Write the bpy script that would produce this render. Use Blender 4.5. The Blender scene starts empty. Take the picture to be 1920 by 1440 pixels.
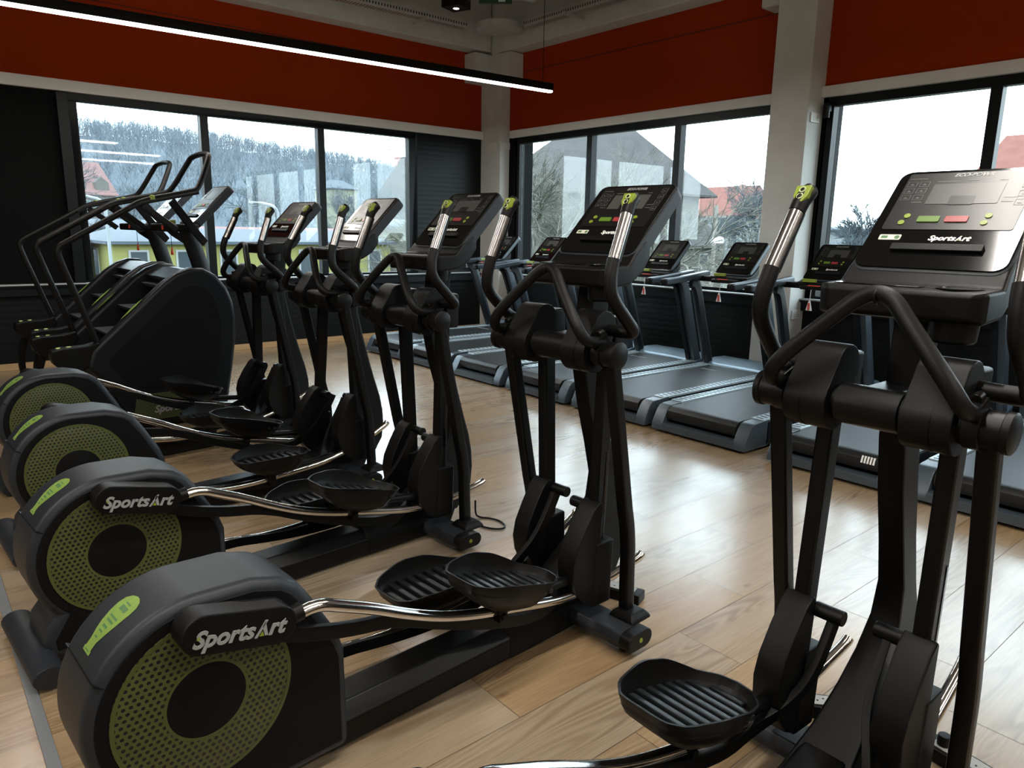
import bpy, bmesh, math, random
from mathutils import Vector, Matrix
from math import sin, cos, pi, radians as R

S = bpy.context.scene
COL = S.collection

# ------------------------------------------------------------------ camera
F_PX = 1365.4
YAW, PITCH, ROLL = R(49.812), R(11.909), R(1.005)
fw = Vector((cos(PITCH)*cos(YAW), cos(PITCH)*sin(YAW), -sin(PITCH)))
rt = Vector((sin(YAW), -cos(YAW), 0))
up = rt.cross(fw)
r2 = rt*cos(ROLL) + up*sin(ROLL)
u2 = up*cos(ROLL) - rt*sin(ROLL)
cd = bpy.data.cameras.new('camera')
cd.sensor_width = 36.0
cd.lens = F_PX/1920*36.0
cd.clip_start = 0.05
cd.clip_end = 1500
cam = bpy.data.objects.new('camera', cd)
COL.objects.link(cam)
m = Matrix.Identity(4)
for i in range(3):
    m[i][0] = r2[i]; m[i][1] = u2[i]; m[i][2] = -fw[i]
m[0][3], m[1][3], m[2][3] = 0, 0, 1.5
cam.matrix_world = m
S.camera = cam

# ------------------------------------------------------------------ view, world
S.view_settings.view_transform = 'Standard'
S.view_settings.look = 'None'
S.view_settings.gamma = 1.0
S.view_settings.use_curve_mapping = False
S.view_settings.exposure = 0.0
try:
    S.cycles.use_denoising = True
    S.cycles.max_bounces = 7
    S.cycles.transparent_max_bounces = 12
    S.cycles.caustics_reflective = False
    S.cycles.caustics_refractive = False
    S.cycles.sample_clamp_indirect = 6.0
except Exception:
    pass
W = bpy.data.worlds.new('overcast_sky'); S.world = W
W.use_nodes = True
wn = W.node_tree; wn.nodes.clear()
wo = wn.nodes.new('ShaderNodeOutputWorld'); wb = wn.nodes.new('ShaderNodeBackground')
tc = wn.nodes.new('ShaderNodeTexCoord'); sp = wn.nodes.new('ShaderNodeSeparateXYZ')
cr = wn.nodes.new('ShaderNodeValToRGB')
cr.color_ramp.elements[0].position = 0.0; cr.color_ramp.elements[0].color = (0.80, 0.92, 1.0, 1)
cr.color_ramp.elements[1].position = 0.45; cr.color_ramp.elements[1].color = (0.76, 0.89, 1.0, 1)
wn.links.new(tc.outputs['Generated'], sp.inputs[0]); wn.links.new(sp.outputs['Z'], cr.inputs[0])
wn.links.new(cr.outputs[0], wb.inputs[0]); wb.inputs[1].default_value = 7.5
wn.links.new(wb.outputs[0], wo.inputs[0])

STRIP_WATT = 90.0        # watts of every suspended strip lamp
WARM = (1.0, 0.95, 0.88)

# ------------------------------------------------------------------ materials
MATS = {}
def mat(name, col=(0.5, 0.5, 0.5), rough=0.5, metal=0.0, spec=0.5, emit=None, estr=0.0, coat=0.0):
    if name in MATS: return MATS[name]
    M = bpy.data.materials.new(name); M.use_nodes = True
    b = M.node_tree.nodes['Principled BSDF']
    b.inputs['Base Color'].default_value = (*col, 1)
    b.inputs['Roughness'].default_value = rough
    b.inputs['Metallic'].default_value = metal
    b.inputs['Specular IOR Level'].default_value = spec
    b.inputs['Coat Weight'].default_value = coat
    if emit:
        b.inputs['Emission Color'].default_value = (*emit, 1)
        b.inputs['Emission Strength'].default_value = estr
    MATS[name] = M
    return M

def N(M, t, **kw):
    n = M.node_tree.nodes.new(t)
    for k, v in kw.items(): setattr(n, k, v)
    return n
def L(M, a, b): M.node_tree.links.new(a, b)
def noisy(name, c0, c1, scale, rough=0.6, bump=0.0, metal=0.0, detail=4, spec=0.5, stretch=None, bscale=None):
    if name in MATS: return MATS[name]
    M = mat(name, c0, rough, metal, spec)
    b = M.node_tree.nodes['Principled BSDF']
    co = N(M, 'ShaderNodeTexCoord'); mp = N(M, 'ShaderNodeMapping')
    L(M, co.outputs['Object'], mp.inputs[0])
    if stretch: mp.inputs['Scale'].default_value = stretch
    nz = N(M, 'ShaderNodeTexNoise'); nz.inputs['Scale'].default_value = scale; nz.inputs['Detail'].default_value = detail
    L(M, mp.outputs[0], nz.inputs['Vector'])
    rp = N(M, 'ShaderNodeValToRGB')
    rp.color_ramp.elements[0].position = 0.3; rp.color_ramp.elements[1].position = 0.7
    rp.color_ramp.elements[0].color = (*c0, 1); rp.color_ramp.elements[1].color = (*c1, 1)
    L(M, nz.outputs['Fac'], rp.inputs[0]); L(M, rp.outputs[0], b.inputs['Base Color'])
    if bump:
        n2 = N(M, 'ShaderNodeTexNoise'); n2.inputs['Scale'].default_value = bscale or scale*6
        L(M, mp.outputs[0], n2.inputs['Vector'])
        bp = N(M, 'ShaderNodeBump'); bp.inputs['Strength'].default_value = bump; bp.inputs['Distance'].default_value = 0.002
        L(M, n2.outputs['Fac'], bp.inputs['Height']); L(M, bp.outputs[0], b.inputs['Normal'])
    return M

BLACK = noisy('black_moulded_plastic', (0.0032, 0.0031, 0.0030), (0.0045, 0.0043, 0.0041), 8, 0.42, 0.12, bscale=500, spec=0.17)
TUBE = mat('black_powder_coat', (0.0032, 0.0031, 0.0030), 0.38, 0.0, 0.2)
RUBBER = noisy('black_rubber_grip', (0.0035, 0.0033, 0.0031), (0.005, 0.0047, 0.0045), 20, 0.45, 0.15, bscale=300, spec=0.19)
SHELL = noisy('charcoal_shell_plastic', (0.015, 0.018, 0.022), (0.018, 0.021, 0.026), 5, 0.44, 0.15, bscale=450, spec=0.30)
SIDE = noisy('dark_side_panel', (0.0030, 0.0030, 0.0032), (0.0042, 0.0042, 0.0045), 6, 0.55, 0.15, bscale=450, spec=0.13)
CLIMB = noisy('black_climber_shell', (0.0045, 0.0055, 0.007), (0.006, 0.007, 0.0085), 6, 0.38, 0.15, bscale=450, spec=0.25)
GLOSS = mat('glossy_black_face', (0.003, 0.003, 0.003), 0.10, 0, 0.4)
SCREEN = mat('smoked_display_film', (0.006, 0.006, 0.006), 0.30)
LCD = mat('grey_lcd_glass', (0.055, 0.056, 0.052), 0.32)
CHROME = mat('chrome', (0.72, 0.70, 0.67), 0.14, 1.0)
STEEL = mat('brushed_steel', (0.50, 0.50, 0.50), 0.32, 1.0)
GREYLET = mat('silver_lettering', (0.26, 0.265, 0.26), 0.4)
WHITE = mat('white_print', (0.75, 0.75, 0.73), 0.45)
LIME = mat('lime_green_plastic', (0.20, 0.27, 0.022), 0.4)
LIMEB = mat('lime_button', (0.09, 0.17, 0.02), 0.35, emit=(0.25, 0.6, 0.05), estr=0.03)
REDB = mat('red_button', (0.27, 0.03, 0.035), 0.35, emit=(0.8, 0.05, 0.05), estr=0.03)
STICK = noisy('lime_sticker', (0.17, 0.27, 0.05), (0.21, 0.32, 0.07), 30, 0.35)
STICKD = mat('dark_green_print', (0.06, 0.16, 0.06), 0.5)
CREAM = mat('cream_label', (0.60, 0.60, 0.50), 0.45)
TREADSH = mat('blue_grey_treadmill_shell', (0.060, 0.078, 0.095), 0.32, 0.3, 0.5)
TREADDK = mat('dark_treadmill_trim', (0.006, 0.0075, 0.0095), 0.4, 0, 0.25)
BELT = noisy('treadmill_belt', (0.008, 0.0085, 0.009), (0.011, 0.0115, 0.012), 60, 0.42, 0.2, bscale=700, spec=0.35)
FOOTRAIL = mat('silver_foot_rail', (0.46, 0.56, 0.61), 0.30, 0.4)  # silver tinted with the cyan of the window reflection
REDKEY = mat('red_key', (0.55, 0.06, 0.03), 0.4)
CLEAR = mat('clear_plastic_tag', (0.8, 0.8, 0.8), 0.15)
WHITEPL = mat('white_socket_plastic', (0.72, 0.72, 0.68), 0.45)
FRAME = mat('anthracite_window_frame', (0.005, 0.0065, 0.0075), 0.4, 0, 0.2)
BAND = noisy('white_painted_band', (0.70, 0.69, 0.66), (0.76, 0.75, 0.72), 2, 0.7)
CONC = noisy('painted_concrete', (0.58, 0.58, 0.55), (0.65, 0.65, 0.62), 3.5, 0.8, 0.5, bscale=40)
CEILM = noisy('grey_ceiling_deck', (0.36, 0.355, 0.335), (0.42, 0.415, 0.395), 2, 0.85)
PALE = noisy('pale_plaster', (0.47, 0.455, 0.43), (0.52, 0.505, 0.48), 1.5, 0.85)
RED = noisy('orange_red_paint', (0.34, 0.033, 0.002), (0.37, 0.036, 0.003), 1.2, 0.75, spec=0.1)
WOODB = noisy('oak_skirting', (0.42, 0.27, 0.13), (0.50, 0.33, 0.17), 6, 0.5, stretch=(1, 8, 8))
GALV = noisy('galvanised_metal', (0.50, 0.49, 0.48), (0.62, 0.61, 0.60), 12, 0.45, metal=0.3)
FOIL = noisy('foil_insulation', (0.42, 0.46, 0.45), (0.75, 0.80, 0.78), 30, 0.35, 1.0, metal=0.45, bscale=40)
DARKG = mat('exit_sign_green', (0.01, 0.055, 0.03), 0.4)
LAMPM = mat('lamp_diffuser', (1, 1, 1), 0.5, emit=(1.0, 0.95, 0.88), estr=14.0)

def ribbed(name, col, pitch, axis='Z', rough=0.42):
    M = mat(name, col, rough)
    b = M.node_tree.nodes['Principled BSDF']
    co = N(M, 'ShaderNodeTexCoord'); s = N(M, 'ShaderNodeSeparateXYZ')
    L(M, co.outputs['Object'], s.inputs[0])
    a = N(M, 'ShaderNodeMath', operation='MULTIPLY'); a.inputs[1].default_value = 2*pi/pitch
    L(M, s.outputs[axis], a.inputs[0])
    sn = N(M, 'ShaderNodeMath', operation='SINE'); L(M, a.outputs[0], sn.inputs[0])
    pw = N(M, 'ShaderNodeMath', operation='ABSOLUTE'); L(M, sn.outputs[0], pw.inputs[0])
    bp = N(M, 'ShaderNodeBump'); bp.inputs['Strength'].default_value = 0.25; bp.inputs['Distance'].default_value = 0.004; b.inputs['Specular IOR Level'].default_value = 0.2
    L(M, pw.outputs[0], bp.inputs['Height']); L(M, bp.outputs[0], b.inputs['Normal'])
    return M
DARKP = ribbed('black_ribbed_wall_panel', (0.0045, 0.0055, 0.006), 0.13)
DARKW = noisy('black_wall_paint', (0.0022, 0.0023, 0.0024), (0.003, 0.003, 0.003), 3, 0.6, spec=0.07)

def perforated(name, base, hole, s):
    """olive plastic with a regular hexagonal field of round holes"""
    M = mat(name, base, 0.45)
    b = M.node_tree.nodes['Principled BSDF']
    co = N(M, 'ShaderNodeTexCoord'); sx = N(M, 'ShaderNodeSeparateXYZ')
    L(M, co.outputs['Object'], sx.inputs[0])
    def cell(off):
        outs = []
        for ax, per in (('X', s), ('Z', s*math.sqrt(3))):
            d = N(M, 'ShaderNodeMath', operation='DIVIDE'); d.inputs[1].default_value = per
            L(M, sx.outputs[ax], d.inputs[0])
            a = N(M, 'ShaderNodeMath', operation='ADD'); a.inputs[1].default_value = 50+off; L(M, d.outputs[0], a.inputs[0])
            f = N(M, 'ShaderNodeMath', operation='FRACT'); L(M, a.outputs[0], f.inputs[0])
            g = N(M, 'ShaderNodeMath', operation='SUBTRACT'); g.inputs[1].default_value = 0.5; L(M, f.outputs[0], g.inputs[0])
            h = N(M, 'ShaderNodeMath', operation='MULTIPLY'); h.inputs[1].default_value = per; L(M, g.outputs[0], h.inputs[0])
            q = N(M, 'ShaderNodeMath', operation='POWER'); q.inputs[1].default_value = 2; L(M, h.outputs[0], q.inputs[0])
            outs.append(q)
        t = N(M, 'ShaderNodeMath', operation='ADD'); L(M, outs[0].outputs[0], t.inputs[0]); L(M, outs[1].outputs[0], t.inputs[1])
        return t
    c0, c1 = cell(0.0), cell(0.5)
    mn = N(M, 'ShaderNodeMath', operation='MINIMUM'); L(M, c0.outputs[0], mn.inputs[0]); L(M, c1.outputs[0], mn.inputs[1])
    sq = N(M, 'ShaderNodeMath', operation='SQRT'); L(M, mn.outputs[0], sq.inputs[0])
    rp = N(M, 'ShaderNodeMapRange'); rp.inputs['From Min'].default_value = s*0.25; rp.inputs['From Max'].default_value = s*0.30
    L(M, sq.outputs[0], rp.inputs['Value'])
    mx = N(M, 'ShaderNodeMix', data_type='RGBA'); L(M, rp.outputs[0], mx.inputs['Factor'])
    mx.inputs['A'].default_value = (*hole, 1); mx.inputs['B'].default_value = (*base, 1)
    L(M, mx.outputs['Result'], b.inputs['Base Color'])
    bp = N(M, 'ShaderNodeBump'); bp.inputs['Strength'].default_value = 0.8; bp.inputs['Distance'].default_value = 0.003
    L(M, rp.outputs[0], bp.inputs['Height']); L(M, bp.outputs[0], b.inputs['Normal'])
    return M
PERF = perforated('perforated_olive_plastic', (0.060, 0.072, 0.017), (0.0015, 0.002, 0.0012), 0.0165)

# window glass: clear, with a faint mirror sheen
GLASS = bpy.data.materials.new('window_glass'); GLASS.use_nodes = True
g = GLASS.node_tree; g.nodes.clear()
go = g.nodes.new('ShaderNodeOutputMaterial'); gm = g.nodes.new('ShaderNodeMixShader')
gt = g.nodes.new('ShaderNodeBsdfTransparent'); gg = g.nodes.new('ShaderNodeBsdfGlossy'); gl = g.nodes.new('ShaderNodeMath')
gt.inputs[0].default_value = (0.93, 0.965, 0.96, 1); gg.inputs['Roughness'].default_value = 0.02
lw = g.nodes.new('ShaderNodeLayerWeight'); lw.inputs[0].default_value = 0.5
pw = g.nodes.new('ShaderNodeMath'); pw.operation = 'POWER'; pw.inputs[1].default_value = 5.0
g.links.new(lw.outputs['Facing'], pw.inputs[0]); g.links.new(pw.outputs[0], gl.inputs[0])
gl.operation = 'MULTIPLY_ADD'; gl.inputs[1].default_value = 0.9; gl.inputs[2].default_value = 0.045; gl.use_clamp = True
g.links.new(gl.outputs[0], gm.inputs[0]); g.links.new(gt.outputs[0], gm.inputs[1]); g.links.new(gg.outputs[0], gm.inputs[2]); g.links.new(gm.outputs[0], go.inputs[0])

# ------------------------------------------------------------------ mesh tools
def tag(o, label=None, cat=None, group=None, kind=None):
    if label: o['label'] = label
    if cat: o['category'] = cat
    if group: o['group'] = group
    if kind: o['kind'] = kind
    return o

def empty(name, loc=(0, 0, 0), rz=0.0, label=None, cat=None, group=None):
    o = bpy.data.objects.new(name, None); COL.objects.link(o)
    o.empty_display_size = 0.1
    o.location = loc; o.rotation_euler = (0, 0, rz)
    return tag(o, label, cat, group)

def chaikin(pts, n=2):
    pts = [Vector(p) for p in pts]
    for _ in range(n):
        q = [pts[0]]
        for a, b in zip(pts, pts[1:]):
            q += [a*0.75+b*0.25, a*0.25+b*0.75]
        q.append(pts[-1]); pts = q
    return pts

WEIGHTED = set()
CACHE = {}
def rounded(poly, n=2):
    q = [Vector(p) for p in poly]
    for _ in range(n):
        w_ = []
        for i in range(len(q)):
            a = q[i]; c = q[(i+1) % len(q)]; w_ += [a*.75+c*.25, a*.25+c*.75]
        q = w_
    return [tuple(p) for p in q]

class MB:
    def __init__(s): s.v = []; s.f = []; s.m = []
    def add(s, vs, fs, mi=0):
        k = len(s.v); s.v += [tuple(p) for p in vs]
        s.f += [tuple(i+k for i in f) for f in fs]; s.m += [mi]*len(fs)
        return s
    def box(s, c, d, rot=None, mi=0):
        vs = []
        for x in (-.5, .5):
            for y in (-.5, .5):
                for z in (-.5, .5):
                    p = Vector((x*d[0], y*d[1], z*d[2]))
                    if rot is not None: p = rot @ p
                    vs.append(p+Vector(c))
        return s.add(vs, [(0, 1, 3, 2), (4, 6, 7, 5), (0, 4, 5, 1), (2, 3, 7, 6), (0, 2, 6, 4), (1, 5, 7, 3)], mi)
    def quad(s, a, b, c, d, mi=0): return s.add([a, b, c, d], [(0, 1, 2, 3)], mi)
    def prism(s, poly, d0, d1, fn=None, mi=0):
        """polygon in (a,b) pushed from d0 to d1; default maps to x,z with depth y"""
        fn = fn or (lambda a, b, d: (a, d, b))
        n = len(poly)
        vs = [fn(a, b, d0) for a, b in poly]+[fn(a, b, d1) for a, b in poly]
        fs = [tuple(range(n)), tuple(range(2*n-1, n-1, -1))]
        fs += [(i, i+n, (i+1) % n+n, (i+1) % n) for i in range(n)]
        return s.add(vs, fs, mi)
    def rings(s, rings, cap=True, mi=0, closed=True):
        n = len(rings[0]); vs = [p for r in rings for p in r]; fs = []
        for k in range(len(rings)-1):
            for i in range(n if closed else n-1):
                j = (i+1) % n
                fs.append((k*n+i, k*n+j, (k+1)*n+j, (k+1)*n+i))
        if cap:
            fs.append(tuple(range(n-1, -1, -1))); fs.append(tuple(range((len(rings)-1)*n, len(rings)*n)))
        return s.add(vs, fs, mi)
    def tube(s, pts, r, n=14, mi=0, cap=True, section=None):
        """round tube, or any closed section [(a,b)..] with a across and b upward"""
        pts = [Vector(p) for p in pts]
        rr = r if isinstance(r, (list, tuple)) else [r]*len(pts)
        T = []
        for i in range(len(pts)):
            a = pts[max(i-1, 0)]; b = pts[min(i+1, len(pts)-1)]
            T.append((b-a).normalized())
        ref = Vector((0, 0, 1)) if abs(T[0].z) < 0.9 else Vector((0, 1, 0))
        u = T[0].cross(ref).normalized(); out = []
        for i, p in enumerate(pts):
            u = (u - T[i]*u.dot(T[i])).normalized(); w = u.cross(T[i])
            if section: out.append([p+u*a+w*b for a, b in section])
            else: out.append([p+(u*cos(2*pi*k/n)+w*sin(2*pi*k/n))*rr[i] for k in range(n)])
        return s.rings(out, cap, mi)
    def rect(s, pts, w, h, mi=0):
        """rectangular tube bent in the x-z plane: w across (y), h in the bending plane"""
        pts = [Vector(p) for p in pts]; out = []
        for i, p in enumerate(pts):
            a = pts[max(i-1, 0)]; b = pts[min(i+1, len(pts)-1)]
            t = (b-a); t.y = 0; t.normalize(); nn = Vector((-t.z, 0, t.x))
            out.append([p+Vector((0, -w/2, 0))-nn*h/2, p+Vector((0, w/2, 0))-nn*h/2, p+Vector((0, w/2, 0))+nn*h/2, p+Vector((0, -w/2, 0))+nn*h/2])
        return s.rings(out, True, mi)
    def cyl(s, a, b, r, n=24, mi=0, r1=None):
        return s.tube([a, b], [r, r if r1 is None else r1], n, mi)
    def lathe(s, prof, c, axis='Y', n=40, mi=0, cap=False):
        """prof [(radius, along axis)]"""
        out = []
        for r, d in prof:
            ring = []
            for k in range(n):
                a = 2*pi*k/n
                if axis == 'Y': ring.append((c[0]+r*cos(a), c[1]+d, c[2]+r*sin(a)))
                elif axis == 'Z': ring.append((c[0]+r*cos(a), c[1]+r*sin(a), c[2]+d))
                else: ring.append((c[0]+d, c[1]+r*cos(a), c[2]+r*sin(a)))
            out.append(ring)
        return s.rings(out, cap, mi)
    def mesh(s, name, mats, bevel=0.0, seg=2, angle=32, flat=False):
        me = bpy.data.meshes.new(name)
        me.from_pydata(s.v, [], s.f)
        for i, p in enumerate(me.polygons): p.material_index = s.m[i]
        bm = bmesh.new(); bm.from_mesh(me)
        bmesh.ops.remove_doubles(bm, verts=bm.verts, dist=1e-5)
        bmesh.ops.recalc_face_normals(bm, faces=bm.faces)
        if bevel:
            es = [e for e in bm.edges if len(e.link_faces) == 2 and e.calc_face_angle(0) > R(angle)]
            bmesh.ops.bevel(bm, geom=es, offset=bevel, segments=seg, profile=0.5, affect='EDGES', clamp_overlap=True)
        for f in bm.faces: f.smooth = not flat
        for e in bm.edges:
            if len(e.link_faces) == 2 and e.calc_face_angle(0) > R(38): e.smooth = False
        bm.to_mesh(me); bm.free()
        for mm in (mats if isinstance(mats, (list, tuple)) else [mats]): me.materials.append(mm)
        if bevel: WEIGHTED.add(me.name)
        return me
    def build(s, name, mats, parent=None, bevel=0.0, seg=2, loc=None, roty=None, flat=False, kind=None):
        return place(name, s.mesh(name, mats, bevel, seg, flat=flat), parent, loc, roty, kind)

def place(name, me, parent=None, loc=None, roty=None, kind=None):
    o = bpy.data.objects.new(name, me); COL.objects.link(o)
    if parent is not None: o.parent = parent
    if loc is not None: o.location = loc
    if roty is not None: o.rotation_euler = (0, roty, 0)
    if kind: o['kind'] = kind
    if me.name in WEIGHTED:
        wn_ = o.modifiers.new('even_normals', 'WEIGHTED_NORMAL'); wn_.keep_sharp = True; wn_.weight = 80
    return o

def cached(key, fn):
    if key not in CACHE: CACHE[key] = fn()
    return CACHE[key]

def text_geo(txt, size, shear=0.0, offset=0.0, extrude=0.0):
    cu = bpy.data.curves.new('t', 'FONT'); cu.body = txt; cu.size = size; cu.shear = shear
    cu.offset = offset; cu.extrude = extrude; cu.resolution_u = 3
    o = bpy.data.objects.new('t', cu); COL.objects.link(o)
    dg = bpy.context.evaluated_depsgraph_get(); dg.update()
    me = bpy.data.meshes.new_from_object(o.evaluated_get(dg))
    vs = [tuple(v.co) for v in me.vertices]; fs = [tuple(p.vertices) for p in me.polygons]
    bpy.data.objects.remove(o); bpy.data.curves.remove(cu); bpy.data.meshes.remove(me)
    return vs, fs

def logo_mb(size):
    """the maker's word mark, drawn in x-y, centred; slot 0 letters, slot 1 green accents"""
    b = MB(); ex = size*0.03
    v1, f1 = text_geo('Sports', size, 0.28, size*0.032, ex)
    w1 = max(p[0] for p in v1)
    b.add(v1, f1)
    x = w1-size*0.02; h = size*0.70; t = size*0.12; sh = 0.28
    def bar(x0, x1, z0, z1, th):
        b.prism([(x0, z0), (x0+th, z0), (x1+th, z1), (x1, z1)], -ex, ex, lambda a, c, d: (a, c, d))
    bar(x, x+size*0.42, -size*0.06, h, t)
    b.prism([(x+size*0.30, h*0.62), (x+size*0.42, h*0.98), (x+size*0.62, 0), (x+size*0.47, 0)], -ex, ex, lambda a, c, d: (a, c, d))
    b.prism([(x+size*0.22, 0), (x+size*0.43, 0), (x+size*0.34, h*0.30)], -ex, ex, lambda a, c, d: (a, c, d), mi=1)
    v2, f2 = text_geo('rt', size, 0.28, size*0.032, ex)
    b.add([(p[0]+x+size*0.62, p[1], p[2]) for p in v2], f2)
    b.prism([(size*0.16, h*0.52), (size*0.24, h*0.78), (size*0.30, h*0.52)], -ex*1.3, ex*1.3, lambda a, c, d: (a, c, d), mi=1)
    xs = [p[0] for p in b.v]; cx = (min(xs)+max(xs))/2; cy = h/2
    b.v = [(p[0]-cx, p[1]-cy, p[2]) for p in b.v]
    b.width = max(xs)-min(xs)
    return b

def mapped(b, O, U, V, Nn):
    O, U, V, Nn = map(Vector, (O, U, V, Nn))
    b.v = [tuple(O+U*p[0]+V*p[1]+Nn*p[2]) for p in b.v]
    return b

def scaled(b, k):
    b.v = [(p[0]*k, p[1]*k, p[2]*k) for p in b.v]; return b

def mark(width, O, U, V, Nn, mats, name, parent, key):
    def mk():
        b = logo_mb(1.0); k = width/b.width
        b.v = [(p[0]*k, p[1]*k, p[2]*k) for p in b.v]
        return mapped(b, O, U, V, Nn).mesh(name, mats, flat=True)
    return place(name, cached(key, mk), parent)

# ------------------------------------------------------------------ floor
FX0, FX1, FY0, FY1 = -5.0, 7.05, -7.0, 8.95
def floor_material():
    M = mat('oak_laminate', (0.5, 0.35, 0.2), 0.27, 0.0, 0.75)
    b = M.node_tree.nodes['Principled BSDF']
    at = N(M, 'ShaderNodeAttribute', attribute_name='plank'); sx = N(M, 'ShaderNodeSeparateColor')
    L(M, at.outputs['Color'], sx.inputs[0])
    co = N(M, 'ShaderNodeTexCoord'); ad = N(M, 'ShaderNodeVectorMath', operation='MULTIPLY_ADD')
    L(M, at.outputs['Color'], ad.inputs[0]); ad.inputs[1].default_value = (37, 23, 11); L(M, co.outputs['Object'], ad.inputs[2])
    mp = N(M, 'ShaderNodeMapping'); mp.inputs['Scale'].default_value = (0.9, 7.0, 1); L(M, ad.outputs[0], mp.inputs[0])
    # cathedral figure: contour lines of a stretched noise
    n1 = N(M, 'ShaderNodeTexNoise'); n1.inputs['Scale'].default_value = 1.1; n1.inputs['Detail'].default_value = 1.0; n1.inputs['Distortion'].default_value = 0.7
    L(M, mp.outputs[0], n1.inputs['Vector'])
    mu = N(M, 'ShaderNodeMath', operation='MULTIPLY'); mu.inputs[1].default_value = 70; L(M, n1.outputs['Fac'], mu.inputs[0])
    sn = N(M, 'ShaderNodeMath', operation='SINE'); L(M, mu.outputs[0], sn.inputs[0])
    mr = N(M, 'ShaderNodeMapRange'); mr.inputs['From Min'].default_value = -1; mr.inputs['From Max'].default_value = 1; L(M, sn.outputs[0], mr.inputs['Value'])
    # fine pores
    mp2 = N(M, 'ShaderNodeMapping'); mp2.inputs['Scale'].default_value = (5, 110, 1); L(M, ad.outputs[0], mp2.inputs[0])
    n2 = N(M, 'ShaderNodeTexNoise'); n2.inputs['Scale'].default_value = 1.0; n2.inputs['Detail'].default_value = 5; L(M, mp2.outputs[0], n2.inputs['Vector'])
    # broad cloud that decides where the figure shows
    n3 = N(M, 'ShaderNodeTexNoise'); n3.inputs['Scale'].default_value = 0.8; n3.inputs['Detail'].default_value = 2; L(M, mp.outputs[0], n3.inputs['Vector'])
    r3 = N(M, 'ShaderNodeMapRange'); r3.inputs['From Min'].default_value = 0.40; r3.inputs['From Max'].default_value = 0.62; L(M, n3.outputs['Fac'], r3.inputs['Value'])
    f1 = N(M, 'ShaderNodeMath', operation='MULTIPLY'); L(M, mr.outputs[0], f1.inputs[0]); L(M, r3.outputs[0], f1.inputs[1])
    base = N(M, 'ShaderNodeMix', data_type='RGBA'); base.inputs['A'].default_value = (0.315, 0.212, 0.113, 1); base.inputs['B'].default_value = (0.325, 0.260, 0.182, 1)
    L(M, sx.outputs[0], base.inputs['Factor'])
    m1 = N(M, 'ShaderNodeMix', data_type='RGBA', blend_type='MULTIPLY'); m1.inputs['B'].default_value = (0.70, 0.64, 0.58, 1)
    L(M, f1.outputs[0], m1.inputs['Factor']); L(M, base.outputs['Result'], m1.inputs['A'])
    r2 = N(M, 'ShaderNodeMapRange'); r2.inputs['From Min'].default_value = 0.35; r2.inputs['From Max'].default_value = 0.75; r2.inputs['To Max'].default_value = 0.6; L(M, n2.outputs['Fac'], r2.inputs['Value'])
    m2 = N(M, 'ShaderNodeMix', data_type='RGBA', blend_type='MULTIPLY'); m2.inputs['B'].default_value = (0.74, 0.68, 0.62, 1)
    L(M, r2.outputs[0], m2.inputs['Factor']); L(M, m1.outputs['Result'], m2.inputs['A'])
    # knots
    vo = N(M, 'ShaderNodeTexVoronoi'); vo.inputs['Scale'].default_value = 1.6
    mp3 = N(M, 'ShaderNodeMapping'); mp3.inputs['Scale'].default_value = (1, 2.2, 1); L(M, ad.outputs[0], mp3.inputs[0]); L(M, mp3.outputs[0], vo.inputs['Vector'])
    rk = N(M, 'ShaderNodeMapRange'); rk.inputs['From Min'].default_value = 0.015; rk.inputs['From Max'].default_value = 0.06; rk.inputs['To Min'].default_value = 0.75; rk.inputs['To Max'].default_value = 0.0
    L(M, vo.outputs['Distance'], rk.inputs['Value'])
    m3 = N(M, 'ShaderNodeMix', data_type='RGBA', blend_type='MULTIPLY'); m3.inputs['B'].default_value = (0.38, 0.30, 0.24, 1)
    L(M, rk.outputs[0], m3.inputs['Factor']); L(M, m2.outputs['Result'], m3.inputs['A'])
    L(M, m3.outputs['Result'], b.inputs['Base Color'])
    b.inputs['Coat Weight'].default_value = 0.55; b.inputs['Coat Roughness'].default_value = 0.2; b.inputs['Coat IOR'].default_value = 1.5
    bp = N(M, 'ShaderNodeBump'); bp.inputs['Strength'].default_value = 0.25; bp.inputs['Distance'].default_value = 0.001
    L(M, r2.outputs[0], bp.inputs['Height']); L(M, bp.outputs[0], b.inputs['Normal'])
    return M
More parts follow.
